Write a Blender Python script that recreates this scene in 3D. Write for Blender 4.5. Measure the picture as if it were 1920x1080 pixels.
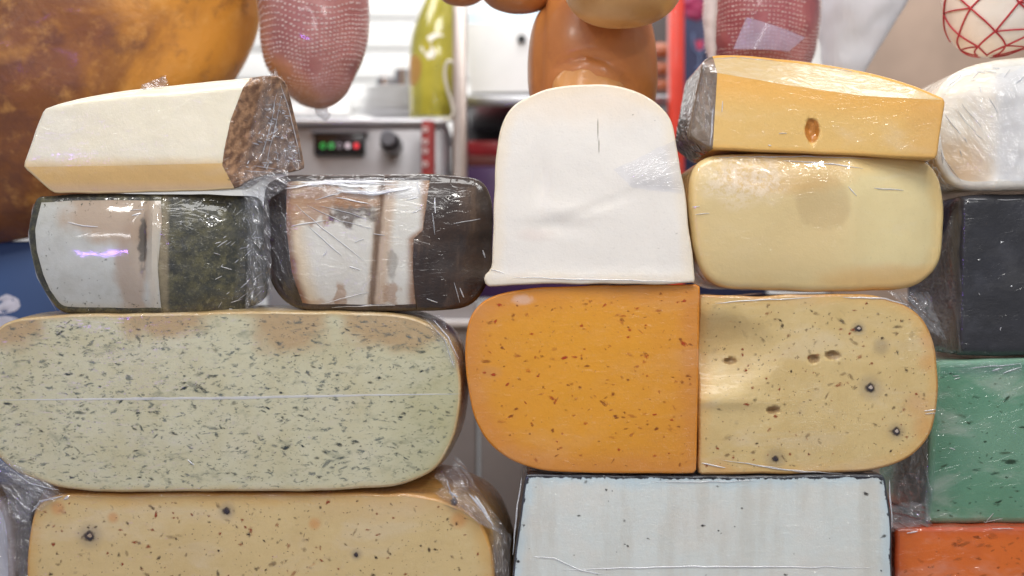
import bpy, bmesh, math, random
from mathutils import Vector, noise, Matrix
random.seed(7)
R_ = math.radians
scene = bpy.context.scene
for o in list(bpy.data.objects): bpy.data.objects.remove(o)
C = scene.collection

# ------------------------------------------------------------------ camera, light, exposure
S = 1 / 3000.0          # metres per reference unit on the front plane of the stack
D = 1.0                 # camera distance to that plane
ZC = 1.25               # camera height
cam = bpy.data.cameras.new('camera'); camo = bpy.data.objects.new('camera', cam); C.objects.link(camo)
camo.location = (0, -D, ZC); camo.rotation_euler = (R_(90), 0, 0)
cam.sensor_width = 36; cam.lens = 36 * D / (1920 * S); cam.clip_start = 0.01; cam.clip_end = 50
cam.dof.use_dof = True; cam.dof.focus_distance = D + 0.005; cam.dof.aperture_fstop = 4.2
scene.camera = camo
w = bpy.data.worlds.new('World'); scene.world = w; w.use_nodes = True
bg = w.node_tree.nodes['Background']; bg.inputs[0].default_value = (0.93, 0.95, 1.0, 1); bg.inputs[1].default_value = 0.31

def area(name, loc, target, sx, sy, power, col=(1, 1, 1)):
    l = bpy.data.lights.new(name, 'AREA'); l.shape = 'RECTANGLE'; l.size = sx; l.size_y = sy; l.energy = power; l.color = col
    o = bpy.data.objects.new(name, l); C.objects.link(o); o.location = loc
    d = Vector(target) - Vector(loc); o.rotation_euler = d.to_track_quat('-Z', 'Y').to_euler(); return o
area('canopy_lamp', (0.06, -0.50, ZC + 0.72), (0.02, 0.0, ZC + 0.02), 0.70, 0.30, 6.0, (1.0, 0.985, 0.96))
area('counter_lamp', (-0.42, -0.62, ZC + 0.55), (-0.1, 0, ZC), 0.05, 0.05, 0.9, (1.0, 0.96, 0.9))
area('counter_lamp', (0.36, -0.70, ZC + 0.50), (0.1, 0, ZC), 0.05, 0.05, 0.9, (1.0, 0.96, 0.9))
area('stall_ceiling_lamp', (0.05, 0.42, ZC + 0.62), (0.0, 0.55, ZC + 0.05), 1.3, 0.30, 9.0, (1.0, 0.98, 0.96))
area('added_highlight_lamp', (0.25, -1.35, ZC + 0.62), (0.05, 0, ZC), 0.90, 0.035, 1.5, (1.0, 0.99, 0.97))  # added unseen strip that draws linear highlights on the film
area('added_highlight_lamp', (-0.45, -1.5, ZC + 0.38), (0, 0, ZC), 0.60, 0.03, 0.9, (0.97, 0.98, 1.0))  # second added strip, lower, for more film highlights
area('violet_strip_lamp', (-0.52, -1.0, ZC + 0.075), (-0.25, 0, ZC), 0.15, 0.012, 0.55, (0.36, 0.16, 1.0))
scene.view_settings.view_transform = 'Standard'; scene.view_settings.look = 'None'
scene.view_settings.exposure = 0; scene.view_settings.gamma = 1; scene.view_settings.use_curve_mapping = False
scene.render.engine = 'CYCLES'
scene.cycles.transparent_max_bounces = 24

# ------------------------------------------------------------------ node helper
def lin(c):
    def f(v):
        v = v / 255.0
        return v / 12.92 if v <= 0.04045 else ((v + 0.055) / 1.055) ** 2.4
    return (f(c[0]), f(c[1]), f(c[2]), 1.0)

class G:
    def __init__(s, name):
        s.mat = bpy.data.materials.new(name); s.mat.use_nodes = True; s.nt = s.mat.node_tree; s.nt.nodes.clear()
        s.out = s.nt.nodes.new('ShaderNodeOutputMaterial')
    def put(s, sock, v):
        if isinstance(v, bpy.types.NodeSocket): s.nt.links.new(v, sock)
        elif v is not None:
            if isinstance(v, (tuple, list)):
                n = len(sock.default_value); v = tuple(v)[:n] + (1.0,) * max(0, n - len(v))
            sock.default_value = v
    def m(s, op, a, b=None, c=None, clamp=False):
        n = s.nt.nodes.new('ShaderNodeMath'); n.operation = op; n.use_clamp = clamp
        for i, v in enumerate((a, b, c)):
            if v is not None: s.put(n.inputs[i], v)
        return n.outputs[0]
    def vm(s, op, a, b=None, out=0):
        n = s.nt.nodes.new('ShaderNodeVectorMath'); n.operation = op; s.put(n.inputs[0], a)
        if b is not None: s.put(n.inputs[1], b)
        return n.outputs[out]
    def mix(s, f, a, b, mode='MIX'):
        n = s.nt.nodes.new('ShaderNodeMix'); n.data_type = 'RGBA'; n.blend_type = mode
        s.put(n.inputs[0], f); s.put(n.inputs[6], a); s.put(n.inputs[7], b); return n.outputs[2]
    def ss(s, v, a, b, lo=0.0, hi=1.0):
        n = s.nt.nodes.new('ShaderNodeMapRange'); n.interpolation_type = 'SMOOTHSTEP'
        s.put(n.inputs[0], v); s.put(n.inputs[1], a); s.put(n.inputs[2], b); s.put(n.inputs[3], lo); s.put(n.inputs[4], hi); return n.outputs[0]
    def noise(s, vec, scale, detail=3.0, rough=0.5, dist=0.0):
        n = s.nt.nodes.new('ShaderNodeTexNoise'); s.put(n.inputs['Vector'], vec); s.put(n.inputs['Scale'], scale)
        s.put(n.inputs['Detail'], detail); s.put(n.inputs['Roughness'], rough); s.put(n.inputs['Distortion'], dist); return n.outputs[0]
    def vor(s, vec, scale, feature='F1'):
        n = s.nt.nodes.new('ShaderNodeTexVoronoi'); n.feature = feature; s.put(n.inputs['Vector'], vec); s.put(n.inputs['Scale'], scale); return n.outputs[0]
    def mapping(s, vec, loc=(0, 0, 0), rot=(0, 0, 0), sc=(1, 1, 1)):
        n = s.nt.nodes.new('ShaderNodeMapping'); s.put(n.inputs[0], vec); s.put(n.inputs[1], loc); s.put(n.inputs[2], rot); s.put(n.inputs[3], sc); return n.outputs[0]
    def sep(s, v):
        n = s.nt.nodes.new('ShaderNodeSeparateXYZ'); s.put(n.inputs[0], v); return n.outputs
    def obj(s): return s.nt.nodes.new('ShaderNodeTexCoord').outputs['Object']
    def attr(s, name):
        n = s.nt.nodes.new('ShaderNodeAttribute'); n.attribute_name = name; return n.outputs['Fac']
    def px(s, root, k):
        l = root.location
        return s.mapping(s.obj(), (l.x / (S * k) + 960, 0, 540 - (l.z - ZC) / (S * k)), (0, 0, 0), (1 / (S * k), 1 / S, -1 / (S * k)))
    def blob(s, P, cx, cy, rx, ry, soft=0.3, warp=0.0, ws=0.03):
        v = s.vm('MULTIPLY', s.vm('SUBTRACT', P, (cx, 0, cy)), (1.0 / rx, 0, 1.0 / ry))
        d = s.vm('LENGTH', v, out=1)
        if warp: d = s.m('ADD', d, s.m('MULTIPLY', s.m('SUBTRACT', s.noise(P, ws, 4), 0.5), warp))
        return s.ss(d, 1 - soft, 1 + soft, 1.0, 0.0)
    def bump(s, h, dist, strength=1.0):
        n = s.nt.nodes.new('ShaderNodeBump'); s.put(n.inputs['Strength'], strength); s.put(n.inputs['Distance'], dist); s.put(n.inputs['Height'], h); return n.outputs[0]
    def principled(s, col, rough=0.4, bump=None, coat=0.0, coat_rough=0.08, coat_bump=None, sss=0.0, sss_col=None, metal=0.0, alpha=1.0, trans=0.0, emit=None, estr=0.0, spec=0.5, ior=1.45):
        p = s.nt.nodes.new('ShaderNodeBsdfPrincipled')
        s.put(p.inputs['Base Color'], col); s.put(p.inputs['Roughness'], rough); s.put(p.inputs['Metallic'], metal); s.put(p.inputs['Alpha'], alpha)
        s.put(p.inputs['Coat Weight'], coat); s.put(p.inputs['Coat Roughness'], coat_rough); s.put(p.inputs['Transmission Weight'], trans)
        s.put(p.inputs['Specular IOR Level'], spec); s.put(p.inputs['IOR'], ior)
        if bump is not None: s.put(p.inputs['Normal'], bump)
        if coat_bump is not None: s.put(p.inputs['Coat Normal'], coat_bump)
        if sss:
            p.subsurface_method = 'BURLEY'; p.inputs['Subsurface Weight'].default_value = sss
            p.inputs['Subsurface Radius'].default_value = (1.0, 0.7, 0.4); p.inputs['Subsurface Scale'].default_value = 0.004
        if emit is not None: s.put(p.inputs['Emission Color'], emit); s.put(p.inputs['Emission Strength'], estr)
        s.nt.links.new(p.outputs[0], s.out.inputs[0]); return p

_simple = {}
def simple(name, c, rough=0.45, metal=0.0, coat=0.0, var=0.12, vs=60, bump=0.0, alpha=1.0, **k):
    if name in _simple: return _simple[name]
    g = G(name); o = g.obj(); n = g.noise(o, vs, 4, 0.6)
    c = lin(c); d = tuple(x * (1 - var * 2) for x in c[:3]) + (1,)
    col = g.mix(g.ss(n, 0.3, 0.7), d, c)
    b = g.bump(g.noise(o, vs * 6, 3), bump) if bump else None
    g.principled(col, rough, b, coat=coat, metal=metal, alpha=alpha, **k)
    _simple[name] = g.mat; return g.mat

def film_mat(name, base=0.05, edge=0.45, rough=0.09, haze=0.04, fade=True, tint=(0.96, 0.97, 1.0, 1)):
    g = G(name); o = g.obj()
    n1 = g.noise(g.mapping(o, rot=(0.3, 0.5, 0.9), sc=(1, 1, 4)), 90, 4, 0.6, 0.6)
    b = g.bump(n1, 0.0016, 0.8)
    tr = g.nt.nodes.new('ShaderNodeBsdfTransparent'); tr.inputs[0].default_value = tint
    gl = g.nt.nodes.new('ShaderNodeBsdfGlossy'); gl.inputs['Roughness'].default_value = rough; g.put(gl.inputs['Normal'], b)
    df = g.nt.nodes.new('ShaderNodeBsdfDiffuse'); df.inputs[0].default_value = (0.85, 0.86, 0.9, 1)
    lw = g.nt.nodes.new('ShaderNodeLayerWeight'); lw.inputs[0].default_value = 0.25; g.put(lw.inputs['Normal'], b)
    f = g.m('MULTIPLY_ADD', lw.outputs['Facing'], edge, base, clamp=True)
    fd = g.attr('fade') if fade else 1.0
    f = g.m('MULTIPLY', f, fd)
    m1 = g.nt.nodes.new('ShaderNodeMixShader'); g.put(m1.inputs[0], g.m('MULTIPLY', haze, fd))
    g.nt.links.new(tr.outputs[0], m1.inputs[1]); g.nt.links.new(df.outputs[0], m1.inputs[2])
    m2 = g.nt.nodes.new('ShaderNodeMixShader'); g.put(m2.inputs[0], f)
    g.nt.links.new(m1.outputs[0], m2.inputs[1]); g.nt.links.new(gl.outputs[0], m2.inputs[2])
    g.nt.links.new(m2.outputs[0], g.out.inputs[0]); return g.mat
FILM = film_mat('cling_film')
FILM_DENSE = film_mat('gathered_cling_film', base=0.09, edge=0.55, haze=0.08)
FILM_BAG = film_mat('bag_film', base=0.1, edge=0.5, haze=0.25, fade=False)
GLINT = film_mat('film_crease_glint', base=0.22, edge=0.4, rough=0.25, haze=0.62, fade=False)  # white haze put into the creases in place of reflected glints
SEAM = film_mat('film_seam', base=0.05, edge=0.2, rough=0.3, haze=0.5, fade=False)

# ------------------------------------------------------------------ mesh helpers
def W(px, py, y=0.0, k=None):
    k = (D + y) / D if k is None else k
    return Vector(((px - 960) * S * k, y, ZC + (540 - py) * S * k))

def link_mesh(name, verts, faces, mat, parent=None, smooth=True, sharp=38, loc=None):
    me = bpy.data.meshes.new(name); me.from_pydata([tuple(v) for v in verts], [], faces); me.validate(); me.update()
    bm = bmesh.new(); bm.from_mesh(me); bmesh.ops.recalc_face_normals(bm, faces=bm.faces); bm.to_mesh(me); bm.free()
    if smooth:
        me.polygons.foreach_set('use_smooth', [True] * len(me.polygons)); me.set_sharp_from_angle(angle=R_(sharp))
    for m in (mat if isinstance(mat, (list, tuple)) else [mat]): me.materials.append(m)
    o = bpy.data.objects.new(name, me); C.objects.link(o)
    if parent: o.parent = parent
    if loc is not None: o.location = loc
    return o

def tag(o, label=None, cat=None, group=None, kind=None):
    if label: o['label'] = label
    if cat: o['category'] = cat
    if group: o['group'] = group
    if kind: o['kind'] = kind
    return o

def empty(name, loc, label=None, cat=None, group=None):
    o = bpy.data.objects.new(name, None); C.objects.link(o); o.location = loc; o.empty_display_size = 0.02
    return tag(o, label, cat, group)

def rounded(pts, seg=9, step=9.0, wob=0.0, seed=0):
    """closed outline with each corner (x, y, r) turned into an arc, resampled"""
    out = []; n = len(pts)
    for i in range(n):
        p = Vector(pts[i][:2]); a = Vector(pts[i - 1][:2]); b = Vector(pts[(i + 1) % n][:2]); r = pts[i][2] if len(pts[i]) > 2 else 4
        da = a - p; db = b - p
        la = min(r, da.length * 0.49); lb = min(r, db.length * 0.49)
        p0 = p + da.normalized() * la; p1 = p + db.normalized() * lb
        for j in range(seg + 1):
            t = j / seg; q = p0 * (1 - t) ** 2 + p * (2 * t * (1 - t)) + p1 * t ** 2
            c = (p0 + p1) / 2; out.append(q + (p - q).normalized() * 0 if True else c)
    # resample
    L = [0.0]
    for i in range(len(out)): L.append(L[-1] + (out[(i + 1) % len(out)] - out[i]).length)
    tot = L[-1]; m = max(24, int(tot / step)); res = []; j = 0
    for i in range(m):
        d = tot * i / m
        while L[j + 1] < d: j += 1
        f = (d - L[j]) / max(1e-9, L[j + 1] - L[j]); q = out[j].lerp(out[(j + 1) % len(out)], f)
        res.append(q)
    A = sum(res[i].x * res[(i + 1) % m].y - res[(i + 1) % m].x * res[i].y for i in range(m))
    if A < 0: res.reverse()
    if wob:
        nn = normals2(res)
        res = [p + nv * wob * noise.noise(Vector((p.x * 0.02, p.y * 0.02, seed))) for p, nv in zip(res, nn)]
    return res

def normals2(P):
    m = len(P); out = []
    for i in range(m):
        t = (P[(i + 1) % m] - P[i - 1]); t.normalize(); out.append(Vector((t.y, -t.x)))
    return out

def inside(P, x, y):
    c = False; n = len(P); j = n - 1
    for i in range(n):
        a = P[i]; b = P[j]
        if (a.y > y) != (b.y > y) and x < (b.x - a.x) * (y - a.y) / (b.y - a.y) + a.x: c = not c
        j = i
    return c

def smax(vals, k=6.0):
    m = max(vals); return m + k * math.log(sum(math.exp((v - m) / k) for v in vals)) - k * math.log(max(1, 1))

class Cheese: pass

def slab(name, label, outline, y0=0.0, depth=330, R=8, disp=None, cuts=(), fine=(), step=10, labelf=None, mats=None, category='cheese', sharp=32,
         group='wrapped cheeses stacked on the counter', rough=0.8, back=1.0, bulge=0.0, wob=2.0, seed=1, base_py=None):
    """a cut block: front outline in reference units on the plane y0, displaced front face, rounded rim, sides and back"""
    ch = Cheese(); k = (D + y0) / D; ch.k = k; ch.y0 = y0
    out = rounded(outline, wob=wob, seed=seed); nrm = normals2(out)
    ch.out = out
    ins = [p - n * R for p, n in zip(out, nrm)]
    xs = [p.x for p in out]; ys = [p.y for p in out]
    ch.box = (min(xs), min(ys), max(xs), max(ys))
    cx = (min(xs) + max(xs)) / 2; by = max(ys) if base_py is None else base_py
    root = empty(name, W(cx, by, y0, k) + Vector((0, depth * S / 2, 0)), label, category, group); ch.root = root
    def dsp(x, y):
        d = disp(x, y) if disp else 0.0
        if rough: d += rough * (noise.noise(Vector((x * 0.011, y * 0.011, seed * 3.1))) * 1.6 + noise.noise(Vector((x * 0.035, y * 0.035, seed))) * 0.6)
        return d
    ch.dsp = dsp
    bm = bmesh.new()
    vs = [bm.verts.new((p.x, 0, p.y)) for p in ins]; bm.faces.new(vs)
    def cut(p, n):
        bmesh.ops.bisect_plane(bm, geom=bm.verts[:] + bm.edges[:] + bm.faces[:], dist=0.05, plane_co=p, plane_no=n)
    x = min(xs) + step * 0.5
    while x < max(xs): cut((x, 0, 0), (1, 0, 0)); x += step
    y = min(ys) + step * 0.5
    while y < max(ys): cut((0, 0, y), (0, 0, 1)); y += step
    for (fx, fy, fr, fs) in fine:
        q = -fr
        while q <= fr: cut((fx + q, 0, 0), (1, 0, 0)); cut((0, 0, fy + q), (0, 0, 1)); q += fs
    for pl in cuts:
        for a, b in zip(pl[:-1], pl[1:]):
            cut((a[0], 0, a[1]), (b[1] - a[1], 0, -(b[0] - a[0])))
    bm.verts.ensure_lookup_table(); bm.verts.index_update()
    V = []; info = []
    rl = root.location
    def loc(px, py, dpx): return W(px, py, y0, k) + Vector((0, dpx * S, 0)) - rl
    for v in bm.verts:
        V.append(loc(v.co.x, v.co.z, dsp(v.co.x, v.co.z))); info.append((v.co.x, v.co.z))
    F = [([v.index for v in f.verts], 'front') for f in bm.faces]
    adj = {}
    for e in bm.edges:
        if len(e.link_faces) == 1:
            a, b = e.verts; adj.setdefault(a.index, []).append(b.index); adj.setdefault(b.index, []).append(a.index)
    start = next(iter(adj)); loop = [start]; prev = None; cur = start
    while True:
        nx = [q for q in adj[cur] if q != prev]; nxt = nx[0]
        if nxt == start: break
        loop.append(nxt); prev, cur = cur, nxt
    bm.free()
    P2 = [Vector(info[i]) for i in loop]
    A = sum(P2[i].x * P2[(i + 1) % len(P2)].y - P2[(i + 1) % len(P2)].x * P2[i].y for i in range(len(P2)))
    if A < 0: loop.reverse(); P2.reverse()
    N2 = []
    for p in P2:       # normal from the nearest inset outline point pair
        i = min(range(len(ins)), key=lambda q: (ins[q] - p).length_squared); N2.append(nrm[i])
    for _ in range(2): N2 = [(N2[i - 1] + N2[i] * 2 + N2[(i + 1) % len(N2)]).normalized() for i in range(len(N2))]
    ring = list(loop); cen = Vector((cx, (min(ys) + max(ys)) / 2))
    D0 = [dsp(p.x, p.y) for p in P2]
    def add_ring(fn, reg):
        nonlocal ring
        new = []
        for i in range(len(P2)):
            q, d = fn(i); V.append(loc(q.x, q.y, d)); info.append((q.x, q.y)); new.append(len(V) - 1)
        for i in range(len(P2)):
            j = (i + 1) % len(P2); F.append(([ring[i], ring[j], new[j], new[i]], reg))
        ring = new
    M = 4
    for j in range(1, M + 1):
        a = j / M * math.pi / 2
        add_ring(lambda i: (P2[i] + N2[i] * R * math.sin(a), D0[i] + R * (1 - math.cos(a))), 'edge')
    for j in range(1, 7):
        v = j / 6.0
        def fn(i):
            q = P2[i] + N2[i] * (R + bulge * math.sin(math.pi * min(1, v * 1.0)))
            q = cen + (q - cen) * (1 + (back - 1) * v)
            return q, (D0[i] + R) * (1 - v) + depth * v
        add_ring(fn, 'side')
    F.append((list(ring), 'back'))
    parts = {}
    for f, reg in F:
        c = Vector((0, 0))
        for i in f: c += Vector(info[i])
        c /= len(f)
        nm = labelf(c.x, c.y, reg) if labelf else ('paste' if reg == 'front' else 'rind')
        parts.setdefault(nm, []).append(f)
    ch.parts = {}
    def lab(x, y): return labelf(x, y, 'front') if labelf else 'paste'
    ch.lab = lab
    # distance to the rim, kept as an attribute (rind is darker and drier than the paste)
    ed = []
    for (x, y) in info:
        ed.append(min((x - q.x) ** 2 + (y - q.y) ** 2 for q in out) ** 0.5)
    ch.mats = mats(ch) if callable(mats) else mats
    for nm, fs in parts.items():
        idx = sorted({i for f in fs for i in f}); mp = {i: j for j, i in enumerate(idx)}
        me = bpy.data.meshes.new(nm); me.from_pydata([tuple(V[i]) for i in idx], [], [[mp[i] for i in f] for f in fs]); me.update()
        bmm = bmesh.new(); bmm.from_mesh(me)
        if nm != 'rind': pass
        bmesh.ops.recalc_face_normals(bmm, faces=bmm.faces); 
        # make sure the front faces the viewer side (-y)
        sm = sum((f.normal.y * f.calc_area()) for f in bmm.faces)
        if any(reg == 'front' for f, reg in F) and nm != 'rind' and sm > 0: bmesh.ops.reverse_faces(bmm, faces=bmm.faces)
        bmm.to_mesh(me); bmm.free()
        me.polygons.foreach_set('use_smooth', [True] * len(me.polygons)); me.set_sharp_from_angle(angle=R_(sharp))
        at = me.attributes.new('edge', 'FLOAT', 'POINT'); at.data.foreach_set('value', [ed[i] for i in idx])
        me.materials.append(ch.mats.get(nm) or list(ch.mats.values())[0])
        o = bpy.data.objects.new(nm, me); C.objects.link(o); o.parent = root; ch.parts[nm] = o
    def surf(x, y, lift=0.0):      # local point on the front surface
        return loc(x, y, dsp(x, y) - lift)
    ch.surf = surf; ch.loc = loc
    return ch

# ---- small pieces on a cut face
_flk = {}
def fleck_mesh(mat, v):
    key = (mat.name, v)
    if key in _flk: return _flk[key]
    rr = random.Random(v * 17 + 3); n = 9
    vs = [(0, -0.5, 0)]
    for i in range(n):
        a = 2 * math.pi * i / n; r = 1.15 - 0.25 * rr.random()
        vs.append((math.cos(a) * r, 0.2, math.sin(a) * r + 0.25 * math.cos(a * 1.0 + rr.random())))
    me = bpy.data.meshes.new('fleck'); me.from_pydata(vs, [], [(0, i + 1, (i + 1) % n + 1) for i in range(n)]); me.update()
    bm = bmesh.new(); bm.from_mesh(me); bmesh.ops.recalc_face_normals(bm, faces=bm.faces)
    if sum(f.normal.y for f in bm.faces) > 0: bmesh.ops.reverse_faces(bm, faces=bm.faces)
    bm.to_mesh(me); bm.free()
    me.polygons.foreach_set('use_smooth', [True] * len(me.polygons)); me.materials.append(mat); _flk[key] = me; return me

def fleck_mat(name, c, alpha=0.9):
    g = G(name); o = g.obj(); oi = g.nt.nodes.new('ShaderNodeObjectInfo'); rnd = oi.outputs['Random']
    sh = g.vm('ADD', o, g.mapping(oi.outputs['Location'], sc=(900, 900, 900)))
    n = g.noise(sh, 1.3, 4, 0.65)
    cc = lin(c); col = g.mix(n, tuple(x * 0.7 for x in cc[:3]) + (1,), tuple(min(1, x * 1.4) for x in cc[:3]) + (1,))
    r = g.vm('LENGTH', g.vm('MULTIPLY', o, (1, 0, 1)), out=1)
    a = g.ss(g.m('ADD', r, g.m('MULTIPLY', g.m('SUBTRACT', n, 0.5), 2.0)), 0.02, 0.72, 1.0, 0.0)
    a = g.m('MULTIPLY', a, g.m('MULTIPLY_ADD', rnd, 0.55, 0.45)); a = g.m('MULTIPLY', a, alpha)
    g.principled(col, 0.45, alpha=a, coat=0.2); return g.mat

def flecks(ch, n, ln, wd, mats, margin=14, ang=0.0, asd=0.35, name='herb_fleck', keep=220, seed=3, mask=None, clump=0.0):
    rr = random.Random(seed); x0, y0, x1, y1 = ch.box; items = []; tries = 0
    while len(items) < n and tries < n * 40:
        tries += 1; x = rr.uniform(x0, x1); y = rr.uniform(y0, y1)
        if not inside(ch.out, x, y): continue
        if min((x - q.x) ** 2 + (y - q.y) ** 2 for q in ch.out) < margin ** 2: continue
        if ch.lab(x, y) != 'paste' or (mask and not mask(x, y)): continue
        if y > 1090 or x < -30 or x > 1950: continue
        if clump and noise.noise(Vector((x * 0.012, y * 0.018, seed))) + rr.uniform(-0.5, 0.5) < clump: continue
        q_ = math.exp(rr.gauss(-0.15, 0.42)); l = rr.uniform(*ln) * q_; wdt = min(rr.uniform(*wd) * q_ ** 0.7, l)
        items.append((l * wdt, x, y, l, wdt, ang + rr.gauss(0, asd), rr.choices([m[0] for m in mats], [m[1] for m in mats])[0], rr.randrange(8)))
    items.sort(key=lambda t: -t[0])
    rest = []
    for i, (_, x, y, l, wdt, a, mt, v) in enumerate(items):
        if i < keep:
            o = bpy.data.objects.new(name, fleck_mesh(mt, v)); C.objects.link(o); o.parent = ch.root
            o.location = ch.surf(x, y, 0.25); o.rotation_euler = (0, a, 0); o.scale = (l * 0.72 * S, 0.5 * S, wdt * 0.72 * S)
        else: rest.append((x, y, l, wdt, a, mt, v))
    if rest:
        V = []; F = []; MI = []; ml = [m[0] for m in mats]
        for (x, y, l, wdt, a, mt, v) in rest:
            c = ch.surf(x, y, 0.25); b = len(V); m4 = Matrix.Rotation(a, 3, 'Y')
            me = fleck_mesh(mt, v)
            for q in me.vertices: V.append(c + m4 @ Vector((q.co.x * l / 2 * S, q.co.y * 0.7 * S, q.co.z * wdt / 2 * S)))
            for p in me.polygons: F.append([b + t for t in p.vertices]); MI.append(ml.index(mt))
        me = bpy.data.meshes.new(name + '_specks'); me.from_pydata([tuple(v) for v in V], [], F); me.update()
        for m in ml: me.materials.append(solid_of(m))
        at = me.attributes.new('rim', 'FLOAT', 'POINT'); at.data.foreach_set('value', [0.0 if (i % 10) == 0 else 1.0 for i in range(len(V))])
        me.polygons.foreach_set('material_index', MI)
        o = bpy.data.objects.new(name + '_specks', me); C.objects.link(o); o.parent = ch.root; o['kind'] = 'stuff'
_sol = {}
def solid_of(m):
    if m.name not in _sol:
        p = [n for n in m.node_tree.nodes if n.type == 'MIX'][0]
        a = p.inputs[6].default_value; b = p.inputs[7].default_value
        g = G(m.name + '_small'); g.principled(tuple((a[i] + b[i]) / 2 for i in range(3)) + (1,), 0.4, coat=0.4, alpha=g.ss(g.attr('rim'), 0.0, 0.8, 0.6, 0.0)); _sol[m.name] = g.mat
    return _sol[m.name]

def creases(ch, lines, wd=3.0, h=1.2, name='film_crease_glint', mat=None, lift=1.2, parent=None, wobble=2.2):
    """thin ridges of folded cling film, whitened by default to stand in for glints; lines = list of polylines in reference units"""
    V = []; F = []
    for ln in lines:
        pts = [Vector(p[:2]) for p in ln]; den = []
        for a, b in zip(pts[:-1], pts[1:]):
            n = max(2, int((b - a).length / 8))
            for i in range(n): den.append(a.lerp(b, i / n))
        den.append(pts[-1]); m = len(den); base = len(V); sd = random.random() * 50
        ww = wd * random.uniform(0.6, 1.3)
        for i, p in enumerate(den):
            t = (den[min(m - 1, i + 1)] - den[max(0, i - 1)]); t.normalize(); nv = Vector((-t.y, t.x))
            p = p + nv * wobble * noise.noise(Vector((i * 0.25, sd, 0)))
            f = math.sin(math.pi * (i + 0.4) / (m - 0.2)) ** 0.6 * (0.65 + 0.7 * abs(noise.noise(Vector((i * 0.6, sd, 3)))))
            for s_, hh in ((-1, 0), (-0.25, 1), (0.25, 0.9), (1, 0)):
                q = p + nv * s_ * ww * 0.5 * f; V.append(ch.surf(q.x, q.y, lift + h * hh * f))
        for i in range(m - 1):
            for c in range(3):
                a = base + i * 4 + c; F.append((a, a + 1, a + 5, a + 4))
    o = link_mesh(name, V, F, mat or GLINT, parent or ch.root, True, 60); o['kind'] = 'stuff'; return o

def film_patch(ch, quad, gap=3, amp=6, freq=0.03, ang=0.0, stretch=4.0, n=60, mat=None, name='film', seed=0, parent=None, rim=0.06):
    FD = []; V = []; F = []; q = [Vector(p) for p in quad]; ca, sa = math.cos(ang), math.sin(ang)
    for j in range(n + 1):
        for i in range(n + 1):
            u = i / n; v = j / n
            # ragged outline
            e = 0.05
            uu = u + e * noise.noise(Vector((v * 5, seed, 1))) * (1 if i in (0, n) else 0.5); vv = v + e * noise.noise(Vector((u * 5, seed, 7))) * (1 if j in (0, n) else 0.5)
            p = (q[0] * (1 - uu) + q[1] * uu) * (1 - vv) + (q[3] * (1 - uu) + q[2] * uu) * vv
            a = (p.x * ca + p.y * sa) / stretch * freq; b = (-p.x * sa + p.y * ca) * freq
            r1 = 1 - abs(noise.noise(Vector((a, b, seed * 2.3)))) * 2.2
            r2 = 1 - abs(noise.noise(Vector((a * 2.3, b * 2.3, seed * 5.1 + 4)))) * 2.2
            t = min(u, 1 - u, v, 1 - v) / rim; t = max(0, min(1, t))
            e1 = min(u, 1 - u, v, 1 - v) / 0.22 + 0.9 * noise.noise(Vector((p.x * 0.05, p.y * 0.05, seed + 9))); FD.append(max(0.0, min(1.0, e1)))
            V.append(ch.surf(p.x, p.y, 0.8 + gap * t + amp * t * (max(0, r1) ** 3 + 0.5 * max(0, r2) ** 3)))
    for j in range(n):
        for i in range(n):
            a = j * (n + 1) + i; F.append((a, a + 1, a + n + 2, a + n + 1))
    o = link_mesh(name, V, F, mat or FILM, parent or ch.root, True, 70)
    at = o.data.attributes.new('fade', 'FLOAT', 'POINT'); at.data.foreach_set('value', FD); return o

def berry(ch, x, y, r, mat, core):
    """a cut juniper berry or peppercorn: dark soft-edged dome with a paler core"""
    def dome(name, rad, h, m, parent, loc):
        n = 12; V = [(0, -h, 0)] + [(math.cos(2 * math.pi * i / n), 0, math.sin(2 * math.pi * i / n)) for i in range(n)]
        o = link_mesh(name, V, [(0, i + 1, (i + 1) % n + 1) for i in range(n)], m, parent, True, 60, loc); o.scale = (rad * S * random.uniform(0.9, 1.15), S, rad * S * random.uniform(0.85, 1.05)); return o
    b = dome('berry', r * 1.35, 0.8, mat, ch.root, ch.surf(x, y, 0.4))
    if core: dome('berry_core', 0.48, 1.2, core, b, Vector((0.05, -0.5, 0.06))).scale = (0.40, 1, 0.36)
def soft_disc(name, c, c2, a0, a1, nz=0.9):
    g = G(name); o = g.obj(); n = g.noise(o, 1.8, 4, 0.6); r = g.vm('LENGTH', g.vm('MULTIPLY', o, (1, 0, 1)), out=1)
    rr_ = g.m('ADD', r, g.m('MULTIPLY', g.m('SUBTRACT', n, 0.5), nz))
    g.principled(g.mix(g.ss(n, 0.35, 0.65), lin(c), lin(c2)), 0.4, alpha=g.ss(rr_, a0, a1, 0.95, 0.0), coat=0.4); return g.mat

def halo_blobs(g, P, col, spots, c, amt=0.6):
    for (x, y, r) in spots: col = g.mix(g.m('MULTIPLY', g.blob(P, x, y, r, r, 0.6), amt), col, lin(c))
    return col

def smudge(g, P, col, c, amt, sc=0.055, st=(1, 1, 2.0), lo=0.58, hi=0.70):
    n = g.noise(g.mapping(P, sc=st), sc, 5, 0.62, 0.4)
    return g.mix(g.m('MULTIPLY', g.ss(n, lo, hi), amt), col, lin(c))

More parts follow.
